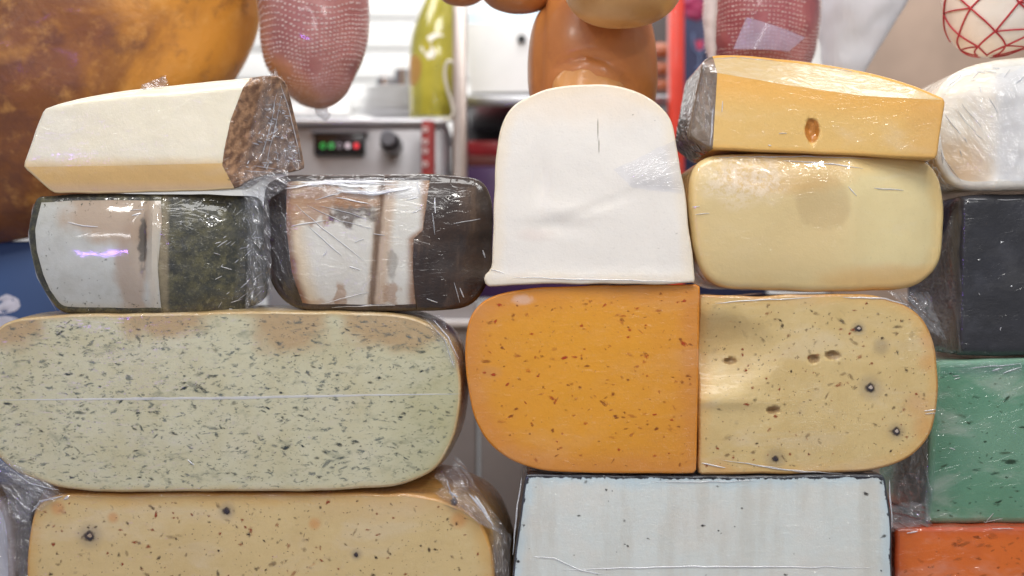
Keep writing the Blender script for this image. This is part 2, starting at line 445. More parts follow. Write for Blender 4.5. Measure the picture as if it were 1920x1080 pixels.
def cheese_mat(name, base, edge, ew=30, mott=None, mott_amt=0.35, ms=0.012, extra=None, rough=0.45, coat=0.5, bump=0.00025, sss=0.25, film=0.0007, fscale=0.02, fstr=(1, 1, 3), fog=0.16, grain=0.22):
    def build(ch):
        g = G(name); P = g.px(ch.root, ch.k); col = lin(base)
        n1 = g.noise(P, ms, 4, 0.55); n2 = g.noise(P, ms * 5, 4, 0.6)
        m2 = lin(mott) if mott else tuple(x * 0.8 for x in lin(base)[:3]) + (1,)
        col = g.mix(g.m('MULTIPLY', g.ss(n1, 0.38, 0.7), mott_amt), col, m2)
        col = g.mix(g.m('MULTIPLY', g.ss(n2, 0.45, 0.75), mott_amt * 0.5), col, m2)
        e = g.m('ADD', g.attr('edge'), g.m('MULTIPLY', g.m('SUBTRACT', n1, 0.5), ew * 1.2))
        col = g.mix(g.ss(e, ew * 0.1, ew, 0.85, 0.0), col, lin(edge))
        rgh = g.m('MULTIPLY_ADD', n2, 0.25, rough - 0.1)
        fg = g.noise(g.mapping(P, rot=(0, 0.35, 0), sc=(1, 1, 2.2)), 0.007, 4, 0.6, 0.5)
        col = g.mix(g.ss(fg, 0.5, 0.72, 0.0, fog), col, lin((222, 218, 212)))
        if extra:
            r = extra(g, P, col)
            if isinstance(r, tuple): col, rgh = r[0], r[1](rgh)
            else: col = r
        pit = g.noise(P, 0.22, 4, 0.65)
        col = g.mix(g.ss(pit, 0.58, 0.72, 0.0, grain), col, tuple(x * 0.62 for x in lin(base)[:3]) + (1,))
        drag = g.noise(g.mapping(P, rot=(0, 0.06, 0), sc=(0.06, 1, 1)), 0.22, 3, 0.6)
        h = g.m('ADD', g.noise(P, 0.05, 5, 0.6), g.m('MULTIPLY_ADD', g.noise(P, 0.3, 3, 0.6), 0.3, g.m('MULTIPLY', drag, 0.10)))
        fa = g.noise(g.mapping(P, rot=(0, 0.5, 0), sc=fstr), fscale * 0.6, 3, 0.5, 1.2)
        fc = g.noise(g.mapping(P, rot=(0, -0.8, 0), sc=fstr), fscale * 0.5, 2, 0.5, 0.8)
        r1 = g.m('POWER', g.m('SUBTRACT', 1.0, g.m('ABSOLUTE', g.m('MULTIPLY_ADD', fa, 4.0, -2.0)), clamp=True), 6.0)
        r2 = g.m('POWER', g.m('SUBTRACT', 1.0, g.m('ABSOLUTE', g.m('MULTIPLY_ADD', fc, 4.0, -2.0)), clamp=True), 6.0)
        fb = g.m('MULTIPLY_ADD', g.m('ADD', r1, r2), 0.45, fa)
        g.principled(col, rgh, g.bump(h, bump), coat=coat, coat_rough=0.07, coat_bump=g.bump(fb, film), sss=sss)
        return g.mat
    return build

def M2(paste, rind): return lambda ch: {'paste': paste(ch), 'rind': rind(ch)}
def ramp01(x, a, b):
    t = max(0.0, min(1.0, (x - a) / (b - a))); return t * t * (3 - 2 * t)
def gauss(x, y, cx, cy, rx, ry): return math.exp(-((x - cx) / rx) ** 2 - ((y - cy) / ry) ** 2)
def pl(pts, v, ax=0):
    """value on a polyline: ax 0: y from x, ax 1: x from y"""
    p = [(a, b) if ax == 0 else (b, a) for a, b in pts]; p.sort()
    if v <= p[0][0]: return p[0][1]
    for (a, b), (c, d) in zip(p[:-1], p[1:]):
        if v <= c: return b + (d - b) * (v - a) / (c - a)
    return p[-1][1]

# ------------------------------------------------------------------ setting: counter and back wall
def box(name, x0, y0, x1, y1, d0, d1, mat, parent=None, ref=None, bev=0.0012, seg=2):
    """box from reference units at depth d0 (metres) to depth d1"""
    a = W(x0, y0, d0); b = W(x1, y1, d0); o0 = Vector((0, 0, 0))
    org = parent.location.copy() if parent else Vector(((a.x + b.x) / 2, (d0 + d1) / 2, min(a.z, b.z)))
    bm = bmesh.new(); bmesh.ops.create_cube(bm, size=1)
    sx, sy, sz = abs(b.x - a.x), d1 - d0, abs(b.z - a.z)
    for v in bm.verts: v.co = Vector((v.co.x * sx, v.co.y * sy, v.co.z * sz))
    bmesh.ops.bevel(bm, geom=bm.edges[:], offset=min(bev, sx * 0.3, sy * 0.3, sz * 0.3), segments=seg, affect='EDGES', profile=0.5)
    c = Vector(((a.x + b.x) / 2, (d0 + d1) / 2, (a.z + b.z) / 2)) - org
    for v in bm.verts: v.co += c
    me = bpy.data.meshes.new(name); bm.to_mesh(me); bm.free()
    me.polygons.foreach_set('use_smooth', [True] * len(me.polygons)); me.set_sharp_from_angle(angle=R_(50)); me.materials.append(mat)
    o = bpy.data.objects.new(name, me); C.objects.link(o)
    if parent: o.parent = parent
    else: o.location = org
    return o
COUNTER_PY = 1262
STEEL = simple('brushed_steel', (175, 175, 178), 0.28, 0.9, var=0.1, vs=25)
o = box('counter', -500, COUNTER_PY, 2420, COUNTER_PY + 120, -0.06, 0.62, STEEL); o['kind'] = 'structure'
zt = ZC + (540 - COUNTER_PY) * S * 0.94
o.location.z += 0; 

# ------------------------------------------------------------------ foreground cheeses
BY = 1262    # py of the counter top

# bottom left, cream herb cheese
out1 = [(50, 1262, 20), (50, 1010, 60), (75, 925, 70), (800, 925, 60), (925, 975, 110), (935, 1262, 20)]
bs1 = [(168, 1005, 11), (425, 958, 7.5), (852, 940, 8), (668, 1040, 5)]
def ex1(g, P, col):
    col = smudge(g, P, col, (128, 104, 84), 0.45, 0.05, (1, 1, 1.2), 0.62, 0.74)
    col = smudge(g, P, col, (190, 112, 50), 0.5, 0.032, (1, 1, 1.3), 0.68, 0.78)
    col = halo_blobs(g, P, col, [(x, y, r * 1.9) for x, y, r in bs1], (104, 96, 100), 0.38)
    col = halo_blobs(g, P, col, [(860, 975, 14), (590, 982, 10), (212, 970, 9), (108, 953, 12)], (205, 120, 40), 0.45)
    return g.mix(g.m('MULTIPLY', g.blob(P, 720, 955, 120, 22, 0.6, 0.4), 0.5), col, lin((206, 176, 128)))
c1 = slab('cheese_block', 'cream cheese block with sparse pepper flecks and juniper berries at bottom left', out1, 0.004, 420, 6,
          mats=M2(cheese_mat('cream_herb_paste', (212, 187, 134), (208, 168, 102), 34, (202, 175, 122), 0.5, extra=ex1, coat=0.35), cheese_mat('amber_rind', (226, 178, 100), (206, 150, 76), 10, (236, 204, 150), 0.5, coat=0.7)),
          bulge=30, back=1.04, seed=11, labelf=lambda x, y, r: 'paste' if r == 'front' else 'rind')
DK = fleck_mat('dark_herb', (58, 46, 38)); RD = fleck_mat('red_pepper', (150, 62, 30)); FT = fleck_mat('pale_herb', (120, 96, 70), 0.55)
flecks(c1, 480, (4, 9), (3.5, 6.5), [(DK, 4), (RD, 4), (FT, 7)], seed=5, asd=0.9, name='pepper_fleck', keep=150)
BER = soft_disc('juniper_skin', (44, 40, 48), (78, 66, 66), 0.3, 0.95); CORE = soft_disc('juniper_core', (176, 156, 132), (150, 128, 110), 0.5, 1.0)
for x, y, r in bs1: berry(c1, x, y, r, BER, CORE if r > 10 and x < 300 else None)

# long green nettle cheese
out2 = [(-28, 700, 120), (-15, 602, 60), (110, 590, 90), (560, 583, 60), (770, 588, 60), (862, 640, 130), (866, 800, 120), (800, 912, 110), (560, 922, 60), (110, 922, 90), (-18, 862, 60)]
def ex2(g, P, col):
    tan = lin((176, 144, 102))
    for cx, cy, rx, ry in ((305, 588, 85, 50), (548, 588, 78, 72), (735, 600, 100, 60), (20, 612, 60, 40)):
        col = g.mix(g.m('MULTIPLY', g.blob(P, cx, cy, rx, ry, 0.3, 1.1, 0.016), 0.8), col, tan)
    s = g.sep(P)
    col = smudge(g, P, col, (84, 94, 88), 0.8, 0.06, (1, 1, 2.0), 0.55, 0.68)
    col = smudge(g, P, col, (70, 80, 74), 0.7, 0.11, (1, 1, 1.8), 0.60, 0.70)
    col = smudge(g, P, col, (120, 124, 104), 0.5, 0.022, (1, 1, 1.8), 0.56, 0.72)
    gh = g.noise(g.mapping(P, sc=(0.7, 1, 1)), 0.03, 4, 0.7)
    col = g.mix(g.m('MULTIPLY', g.ss(gh, 0.55, 0.72), 0.3), col, lin((118, 128, 112)))
    return g.mix(g.m('MULTIPLY', g.blob(P, 830, 800, 90, 130, 0.7), 0.35), col, lin((150, 148, 92)))
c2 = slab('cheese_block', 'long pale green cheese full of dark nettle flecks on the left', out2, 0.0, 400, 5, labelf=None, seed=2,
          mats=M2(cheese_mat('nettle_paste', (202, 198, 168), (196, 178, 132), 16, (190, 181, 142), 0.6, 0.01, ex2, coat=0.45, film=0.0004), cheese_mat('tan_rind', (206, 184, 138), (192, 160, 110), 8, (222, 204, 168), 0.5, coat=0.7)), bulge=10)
NG = fleck_mat('nettle_dark', (48, 60, 62), 1.0); NM = fleck_mat('nettle_mid', (78, 92, 90), 0.8); NB = fleck_mat('nettle_faint', (108, 120, 118), 0.65)
flecks(c2, 1050, (6, 13), (3.2, 6), [(NG, 4), (NM, 6), (NB, 8)], seed=9, asd=0.45, name='nettle_fleck', keep=290, clump=-0.15)
creases(c2, [[(0, 750), (200, 748), (420, 746), (640, 742), (862, 738)]], wd=9, h=0.25, lift=0.5, name='film_seam', mat=SEAM, wobble=1.0)
creases(c2, [[(352, 862), (364, 872)], [(800, 600), (835, 640), (852, 690)], [(812, 600), (842, 632), (858, 668)], [(20, 880), (60, 908), (110, 918)]], wd=3)

# orange cheese
out3 = [(868, 680, 140), (880, 575, 70), (960, 540, 90), (1130, 535, 40), (1313, 533, 9), (1306, 888, 9), (1120, 888, 60), (985, 882, 90), (895, 820, 110)]
def ex3(g, P, col):
    col = g.mix(g.m('MULTIPLY', g.blob(P, 980, 562, 18, 9, 0.5, 0.8, 0.1), 0.8), col, lin((214, 178, 160)))
    col = g.mix(g.m('MULTIPLY', g.blob(P, 922, 697, 20, 11, 0.5, 0.9, 0.12), 0.5), col, lin((196, 140, 90)))
    col = g.mix(g.m('MULTIPLY', g.blob(P, 1090, 690, 150, 140, 0.5, 0.3), 0.55), col, lin((226, 156, 34)))
    col = smudge(g, P, col, (170, 96, 44), 0.5, 0.04, (1, 1, 1.8), 0.62, 0.75)
    return col
c3 = slab('cheese_block', 'bright orange cheese block with red pepper flecks under the white one', out3, -0.002, 400, 4, seed=3, wob=1,
          mats=M2(cheese_mat('orange_paste', (218, 148, 42), (206, 134, 58), 60, (210, 140, 50), 0.5, extra=ex3, coat=0.25, rough=0.5, fog=0.06), cheese_mat('orange_rind', (232, 152, 45), (215, 130, 35), 8, (238, 170, 80), 0.4, coat=0.3)), back=0.97)
OB = fleck_mat('brown_pepper', (140, 74, 26), 0.85); OR_ = fleck_mat('chilli_red', (176, 52, 18), 0.9); OF = fleck_mat('faint_pepper', (180, 104, 50), 0.6)
flecks(c3, 280, (5, 13), (3.5, 7), [(OB, 5), (OR_, 4), (OF, 7)], seed=21, asd=0.5, ang=0.1, name='pepper_fleck', keep=200)

# pale herb cheese on the right of the orange one
out4 = [(1310, 552, 8), (1400, 556, 60), (1530, 551, 60), (1665, 552, 70), (1748, 605, 90), (1763, 720, 90), (1748, 830, 110), (1660, 885, 100), (1480, 889, 60), (1309, 891, 8)]
holes4 = [(1371, 678, 13, 7), (1526, 673, 12, 9), (1562, 666, 15, 9), (1451, 769, 14, 8)]
def dis4(x, y):
    q0 = ((x - 1325) / 140) ** 2 + ((y - 662 - 10 * noise.noise(Vector((x * 0.012, 1, 1)))) / 82) ** 2
    d = 30 * max(0, 1 - q0) ** 1.3 - 5 * gauss(x, y, 1350, 752, 95, 14) + 4 * gauss(x, y, 1460, 640, 30, 60)
    for hx, hy, rx, ry in holes4:
        q = ((x - hx) / rx) ** 2 + ((y - hy) / ry) ** 2 + 0.7 * noise.noise(Vector((x * 0.12, y * 0.12, 5)))
        if q < 1: d += 9 * (1 - q)
    return d
bs4 = [(1610, 616, 7), (1632, 727, 10), (1681, 809, 8.5), (1454, 860, 6.5)]
def ex4(g, P, col):
    col = halo_blobs(g, P, col, [(1632, 726, 20), (1681, 809, 15), (1610, 616, 12), (1454, 860, 18), (1652, 650, 14)], (104, 96, 98), 0.35)
    col = smudge(g, P, col, (150, 128, 96), 0.5, 0.03, (1, 1, 1.2), 0.6, 0.75)
    col = smudge(g, P, col, (196, 116, 56), 0.45, 0.04, (1, 1, 1.3), 0.68, 0.78)
    col = halo_blobs(g, P, col, [(1738, 680, 16), (1720, 760, 22), (1730, 800, 20), (1745, 635, 20), (1350, 885, 22)], (206, 132, 66), 0.3)
    for hx, hy, rx, ry in holes4: col = g.mix(g.m('MULTIPLY', g.blob(P, hx, hy, rx * 0.95, ry * 0.95, 0.25, 0.9, 0.08), 0.9), col, lin((150, 122, 86)))
    return col
c4 = slab('cheese_block', 'pale yellow herb cheese with dents and peppercorns right of the orange block', out4, 0.003, 400, 5, dis4, seed=4,
          fine=[(1371, 678, 14, 4), (1544, 670, 34, 4.5), (1451, 769, 15, 4)],
          mats=M2(cheese_mat('pale_herb_paste', (214, 188, 132), (216, 176, 110), 30, (198, 168, 108), 0.5, extra=ex4, coat=0.4), cheese_mat('straw_rind', (216, 168, 95), (190, 135, 70), 8, (230, 200, 150), 0.4, coat=0.6)))
flecks(c4, 470, (4, 9.5), (3.5, 6.5), [(DK, 4), (RD, 5), (FT, 8)], seed=41, asd=1.0, name='pepper_fleck', keep=120)
PCORE = soft_disc('berry_pale_core', (206, 192, 178), (176, 158, 146), 0.5, 1.0)
for x, y, r in bs4: berry(c4, x, y, r, BER, PCORE if x > 1600 else None)
creases(c4, [[(1352, 862), (1420, 872), (1500, 884), (1580, 888)], [(1380, 866), (1450, 878), (1530, 886)], [(1733, 770), (1754, 767)], [(1735, 776), (1754, 774)], [(1315, 868), (1360, 876)], [(1340, 568), (1440, 562), (1520, 558)], [(1580, 557), (1660, 560), (1700, 572)]], wd=3.2)

# blue white cheese with a thin black rind
out5 = [(985, 889, 8), (1200, 891, 30), (1400, 893, 30), (1659, 889, 12), (1672, 985, 30), (1676, 1262, 8), (952, 1262, 8), (962, 1060, 40)]
def ex5(g, P, col):
    e = g.attr('edge'); n = g.noise(P, 0.09, 5, 0.7)
    st = g.noise(g.mapping(P, sc=(1, 1, 0.18)), 0.022, 4, 0.6)
    col = g.mix(g.m('MULTIPLY', g.ss(st, 0.45, 0.7), 0.35), col, lin((192, 184, 168)))
    s = g.sep(P); top = g.ss(s[2], 893, 912, 1, 0)
    rag = g.ss(g.m('ADD', g.m('SUBTRACT', e, g.m('MULTIPLY', top, 4.0)), g.m('MULTIPLY', g.m('SUBTRACT', g.noise(P, 0.05, 4, 0.7), 0.5), 26)), 2.0, 4.5, 1.0, 0.0)
    return g.mix(rag, col, lin((36, 36, 44)))
c5 = slab('cheese_block', 'bluish white cheese block with thin ragged black rind at bottom centre', out5, 0.0, 400, 4, seed=5, wob=1.5,
          mats=M2(cheese_mat('blue_white_paste', (219, 224, 219), (198, 216, 222), 30, (222, 217, 206), 0.5, extra=ex5, coat=0.5), cheese_mat('black_rind', fog=0.03, base=(40, 42, 50), edge=(60, 64, 72), ew=8, mott=(88, 92, 100), mott_amt=0.4, coat=0.8)))
BK = fleck_mat('black_crumb', (34, 34, 40), 0.95)
flecks(c5, 26, (4, 9), (4, 7), [(BK, 1)], seed=55, asd=0.8, name='rind_crumb', keep=40, margin=8)
for x, y, l, wd_, a in ((1098, 903, 20, 9, -0.5), (1074, 895, 16, 8, -1.0), (1318, 985, 15, 8, 0.0), (1347, 995, 7, 5, 0), (1391, 953, 9, 7, 0), (1215, 1010, 12, 5, 0.3), (1352, 1000, 6, 5, 0), (1652, 1070, 9, 5, 0.5), (1652, 905, 14, 12, 1.2), (1200, 894, 40, 6, 0), (1120, 893, 30, 6, 0), (1330, 896, 60, 7, 0), (1590, 893, 44, 6, 0)):
    o = bpy.data.objects.new('rind_crumb', fleck_mesh(BK, int(x) % 8)); C.objects.link(o); o.parent = c5.root
    o.location = c5.surf(x, y, 0.3); o.rotation_euler = (0, a, 0); o.scale = (l / 2 * S, 0.8 * S, wd_ / 2 * S)
creases(c5, [[(1000, 1042), (1040, 1046), (1090, 1070), (1140, 1078)], [(1220, 902), (1300, 904), (1420, 901)], [(1050, 1068), (1300, 1062), (1640, 1064)], [(1668, 900), (1673, 990)], [(978, 895), (966, 980), (962, 1040)]], wd=3.5)

# white arched cheese
out6 = [(912, 537, 5), (906, 518, 8), (922, 504, 12), (928, 330, 40), (932, 264, 30), (944, 220, 24), (964, 196, 20), (994, 178, 24), (1040, 162, 30), (1110, 157, 40), (1164, 160, 30), (1212, 178, 24), (1241, 200, 20), (1258, 222, 24), (1268, 262, 30), (1279, 325, 30), (1291, 420, 40), (1305, 531, 7), (1200, 533, 20), (1050, 532, 20)]
def dis6(x, y):
    d = 3 * gauss(x, y, 1040, 425, 60, 12) - 3 * gauss(x, y, 1060, 395, 60, 16) + 5 * gauss(x, y, 1015, 340, 9, 40) - 4 * gauss(x, y, 1220, 330, 50, 25)
    d += 22 * ramp01(y, 500, 540) * 0 - 3 * gauss(x, y, 1100, 522, 240, 12)
    l = abs((y - 372) + (x - 1160) * 0.38) ; d += 3.0 * math.exp(-(l / 5) ** 2) * gauss(x, 0, 1120, 0, 70, 1)
    return d
def ex6(g, P, col):
    col = g.mix(g.m('MULTIPLY', g.blob(P, 1100, 175, 170, 50, 0.7, 0.4), 0.45), col, lin((238, 214, 184)))
    col = g.mix(g.m('MULTIPLY', g.blob(P, 1005, 440, 30, 12, 0.7, 0.6), 0.4), col, lin((214, 196, 186)))
    for x, y0, y1, dx in ((1121, 224, 258, 2), (1123, 262, 286, -2)):
        c = g.blob(P, x, (y0 + y1) / 2, 1.1, (y1 - y0) / 2, 0.5, 0.9, 0.08); col = g.mix(g.m('MULTIPLY', c, 0.75), col, lin((130, 116, 100)))
    return col
c6 = slab('cheese_block', 'white arched goat cheese half standing on the orange block', out6, -0.006, 330, 4, dis6, seed=6, wob=2.5, step=9,
          mats=M2(cheese_mat('white_goat_paste', (233, 227, 218), (236, 222, 200), 30, (236, 230, 221), 0.5, extra=ex6, coat=0.2, rough=0.5, film=0.0003), cheese_mat('cream_rind', (240, 228, 206), (236, 218, 190), 8, (242, 232, 214), 0.4, coat=0.4)))
film_patch(c6, [(1150, 318), (1268, 262), (1288, 365), (1185, 352)], 0.4, 2.2, 0.10, -0.35, 4, 80, FILM, seed=2, rim=0.4)
creases(c6, [[(960, 520), (1100, 524), (1290, 528)], [(920, 505), (945, 512)]], wd=3)
for x, y, l, wd_, a in ((1187, 215, 9, 4, -0.2), (1228, 226, 5, 4, 0), (1268, 438, 8, 6, -0.6), (1235, 466, 8, 3, 0)):
    o = bpy.data.objects.new('pit', fleck_mesh(FT, int(x) % 8)); C.objects.link(o); o.parent = c6.root
    o.location = c6.surf(x, y, 0.3); o.rotation_euler = (0, a, 0); o.scale = (l / 2 * S, 0.6 * S, wd_ / 2 * S)

# pale yellow wrapped block
out7 = [(1297, 290, 60), (1420, 286, 40), (1770, 292, 55), (1793, 400, 70), (1768, 540, 85), (1560, 548, 40), (1320, 540, 60), (1290, 410, 60)]
def dis7(x, y):
    d = 14 * abs((x - 1480) / 250) ** 4 + 12 * abs((y - 420) / 125) ** 4 + 0.16 * max(0, x - 1600)
    d += 5 * gauss(x, y, 1545, 385, 55, 60) - 4 * gauss(x, y, 1600, 360, 30, 110)
    fr = gauss(x, y, 1400, 330, 55, 34)
    d += fr * (6 * noise.noise(Vector((x * 0.05, y * 0.07, 2))) + 3 * noise.noise(Vector((x * 0.14, y * 0.14, 2))))
    return d
def ex7(g, P, col):
    col = g.mix(g.m('MULTIPLY', g.blob(P, 1430, 430, 175, 130, 0.35, 0.5, 0.01), 0.75), col, lin((206, 180, 128)))
    col = g.mix(g.m('MULTIPLY', g.blob(P, 1545, 380, 52, 50, 0.15, 0.4, 0.02), 0.45), col, lin((186, 160, 114)))
    col = g.mix(g.m('MULTIPLY', g.blob(P, 1470, 325, 130, 38, 0.3, 0.5, 0.02), 0.5), col, lin((212, 168, 104)))
    col = g.mix(g.m('MULTIPLY', g.blob(P, 1680, 525, 130, 28, 0.4, 0.4, 0.02), 0.6), col, lin((220, 176, 112)))
    fr = g.m('MULTIPLY', g.blob(P, 1400, 338, 72, 42, 0.5, 1.2, 0.04), g.ss(g.noise(P, 0.08, 5, 0.7), 0.35, 0.6))
    return g.mix(g.m('MULTIPLY', fr, 0.7), col, lin((232, 216, 196)))
c7 = slab('cheese_block', 'pale butter yellow rounded cheese block beneath the holed wedge', out7, 0.0, 330, 15, dis7, seed=7, labelf=lambda x, y, r: 'rind' if r in ('side', 'back') else 'paste',
          mats=M2(cheese_mat('butter_paste', (230, 212, 160), (228, 196, 130), 40, (224, 204, 150), 0.4, extra=ex7, coat=0.8, film=0.00022), cheese_mat('butter_rind', (230, 196, 126), (222, 178, 100), 8, (236, 210, 150), 0.4, coat=0.8)))
creases(c7, [[(1298, 388), (1312, 386)], [(1304, 402), (1330, 400)], [(1470, 300), (1560, 306), (1620, 316)], [(1590, 350), (1606, 368)], [(1340, 294), (1500, 292), (1640, 296)], [(1640, 352), (1700, 356)]], wd=2.6)

# golden wedge with one hole
te8 = [(1330, 134), (1400, 146), (1480, 160), (1620, 180), (1780, 188)]
le8 = [(1346, 120), (1336, 285)]
out8 = [(1322, 108, 10), (1345, 92, 14), (1400, 87, 30), (1530, 95, 60), (1640, 114, 60), (1725, 150, 40), (1773, 187, 8), (1757, 298, 8), (1560, 289, 20), (1335, 279, 8), (1297, 250, 12), (1306, 190, 20)]
def dis8(x, y):
    d = max(0, 2.0 * (pl(te8, x) - y), 1.3 * (pl(le8, y, 1) - x))
    q = ((x - 1523) / 14) ** 2 + ((y - 245) / 23) ** 2 + 0.6 * noise.noise(Vector((x * 0.1, y * 0.07, 5)))
    if q < 1: d += 12 * (1 - q)
    if x < 1340: d += 3 * noise.noise(Vector((x * 0.07, y * 0.05, 4)))
    return d
def lab8(x, y, r):
    if x < pl(le8, y, 1): return 'rind'
    if r != 'front': return 'paste'
    return 'paste' if y > pl(te8, x) else 'top_face'
def ex8(g, P, col):
    s = g.sep(P); tl = g.m('MULTIPLY_ADD', s[0], 0.105, -2)   # line of the top edge
    d = g.m('SUBTRACT', s[2], tl)
    col = g.mix(g.ss(d, 5, 75, 0.75, 0.0), col, lin((234, 172, 78)))
    col = g.mix(g.m('MULTIPLY', g.blob(P, 1745, 240, 45, 70, 0.7), 0.5), col, lin((214, 164, 96)))
    return g.mix(g.blob(P, 1523, 245, 14, 23, 0.1, 0.25, 0.1), col, lin((186, 122, 52)))
def ex8t(g, P, col):
    return g.mix(g.m('MULTIPLY', g.ss(g.noise(P, 0.05, 5, 0.65), 0.45, 0.65), 0.5), col, lin((214, 196, 160)))
gr = cheese_mat('grey_wrapped_rind', (128, 112, 96), (104, 90, 78), 14, (164, 150, 136), 0.6, 0.05, coat=1.0, bump=0.0008)
g8 = cheese_mat('golden_paste', (222, 182, 110), (228, 176, 94), 12, (214, 176, 104), 0.4, extra=ex8, coat=0.4, film=0.0003)
t8 = cheese_mat('golden_top', (204, 178, 124), (208, 184, 136), 8, (194, 164, 106), 0.4, extra=ex8t, coat=0.3)
c8 = slab('cheese_wedge', 'golden yellow cheese wedge with a single hole atop the pale block', out8, -0.002, 330, 5, dis8, cuts=[te8, le8], fine=[(1523, 245, 24, 4)], labelf=lab8, seed=8, wob=1,
          mats=lambda ch: {'paste': g8(ch), 'rind': gr(ch), 'top_face': t8(ch)}, rough=0.5)
film_patch(c8, [(1322, 112), (1344, 140), (1334, 278), (1297, 248)], 1.0, 6, 0.08, 1.4, 3, 60, FILM_DENSE, seed=5)
creases(c8, [[(1460, 250), (1475, 251)], [(1440, 272), (1446, 273)], [(1348, 98), (1400, 92), (1480, 96)], [(1530, 98), (1640, 118), (1700, 142)], [(1338, 200), (1332, 272)], [(1354, 190), (1352, 210)]], wd=3)

# grey white block with mottled olive rind
le9 = [(76, 355), (70, 390), (64, 430), (68, 470), (80, 515), (94, 550), (112, 596)]
re9 = [(296, 350), (302, 420), (296, 500), (300, 600)]
out9 = [(58, 366, 14), (150, 362, 40), (476, 362, 20), (492, 440, 40), (491, 560, 30), (440, 585, 40), (290, 592, 50), (104, 588, 20), (62, 520, 30), (44, 430, 40)]
def dis9(x, y):
    d = 20 * abs((y - 480) / 110) ** 2.4
    a = pl(le9, y, 1)
    if x < a: d += 1.1 * (a - x)
    b = pl(re9, y, 1)
    if x > b: d += 0.0022 * (x - b) ** 2 + 3
    d += 0.03 * max(0, 190 - x)
    d += 14 * gauss(x, y, 266, 455, 9, 48) - 4 * gauss(x, 0, 285, 0, 9, 1)
    if x > b: d += 2.2 * noise.noise(Vector((x * 0.05, y * 0.05, 9)))
    return d
def lab9(x, y, r):
    if x < pl(le9, y, 1) or x > pl(re9, y, 1): return 'rind'
    return 'paste' if r == 'front' else 'rind'
def ex9(g, P, col):
    tan = lin((172, 148, 124))
    col = g.mix(g.m('MULTIPLY', g.blob(P, 215, 385, 100, 75, 0.25, 1.0, 0.02), 0.85), col, tan)
    col = g.mix(g.m('MULTIPLY', g.blob(P, 245, 500, 30, 90, 0.3, 1.1, 0.025), 0.75), col, lin((160, 138, 118)))
    col = g.mix(g.m('MULTIPLY', g.blob(P, 266, 455, 8, 46, 0.3, 1.4, 0.07), 0.85), col, lin((74, 70, 66)))  # recess darkening painted into the groove pocket
    col = g.mix(g.m('MULTIPLY', g.blob(P, 288, 480, 12, 120, 0.5, 0.4, 0.05), 0.7), col, lin((188, 176, 158)))
    sp = g.m('MULTIPLY', g.ss(g.noise(P, 0.09, 4, 0.7), 0.6, 0.68), g.ss(g.attr('edge'), 18, 60, 1, 0.0))
    return g.mix(sp, col, lin((66, 68, 50)))
def ex9r(g, P, col):
    n = g.noise(P, 0.045, 6, 0.75); v = g.noise(P, 0.16, 5, 0.7)
    col = g.mix(g.ss(n, 0.42, 0.66), col, lin((92, 88, 60)))
    col = g.mix(g.m('MULTIPLY', g.ss(v, 0.55, 0.7), 0.7), col, lin((120, 116, 96)))
    return g.mix(g.m('MULTIPLY', g.blob(P, 306, 480, 9, 120, 0.5, 0.8, 0.08), 0.7), col, lin((150, 136, 108)))
r9 = cheese_mat('olive_mould_rind', fog=0.03, base=(46, 48, 42), edge=(40, 40, 38), ew=20, mott=(70, 68, 52), mott_amt=0.6, ms=0.03, extra=ex9r, coat=0.9, bump=0.0009, sss=0, film=0.0002)
p9 = cheese_mat('grey_white_paste', (190, 192, 187), (176, 168, 148), 26, (168, 166, 158), 0.7, extra=ex9, coat=1.0, film=0.000012)
c9 = slab('cheese_block', 'grey white cheese chunk with dark olive mouldy rind below the ivory wedge', out9, 0.0, 330, 13, dis9, cuts=[le9, re9], labelf=lab9, seed=9, step=9, back=0.88,
          mats=lambda ch: {'paste': p9(ch), 'rind': r9(ch)}, rough=0.6)
SP = fleck_mat('mould_speck', (74, 72, 56), 0.8)
for x, y, l in ((198, 487, 10), (192, 490, 6), (215, 495, 8), (188, 473, 4), (182, 526, 5), (153, 525, 6), (167, 522, 4), (86, 480, 8), (88, 505, 11), (106, 540, 7), (124, 455, 4), (96, 440, 6), (182, 573, 8), (150, 580, 8)):
    o = bpy.data.objects.new('mould_speck', fleck_mesh(SP, int(x) % 8)); C.objects.link(o); o.parent = c9.root
    o.location = c9.surf(x, y, 0.3); o.rotation_euler = (0, x, 0); o.scale = (l / 2 * S, 0.6 * S, l / 3 * S)
rr = random.Random(4); ln = []
for i in range(26):
    x = rr.uniform(395, 470); y = rr.uniform(430, 580); a = rr.gauss(-0.5, 0.5); l = rr.uniform(6, 22)
    ln.append([(x, y), (x + math.cos(a) * l, y + math.sin(a) * l)])
for i in range(14):
    x = rr.uniform(315, 400); y = rr.uniform(388, 420); ln.append([(x, y), (x + rr.uniform(2, 6), y + rr.uniform(-3, 3))])
creases(c9, ln, wd=2.2)
creases(c9, [[(125, 416), (155, 423), (183, 425)], [(240, 395), (268, 391)], [(246, 404), (262, 400)], [(50, 380), (46, 440), (62, 520), (98, 584)], [(60, 386), (58, 420)]], wd=3)
film_patch(c9, [(440, 362), (482, 362), (482, 582), (430, 584)], 1.5, 7, 0.05, 1.2, 3, 60, FILM, seed=12)

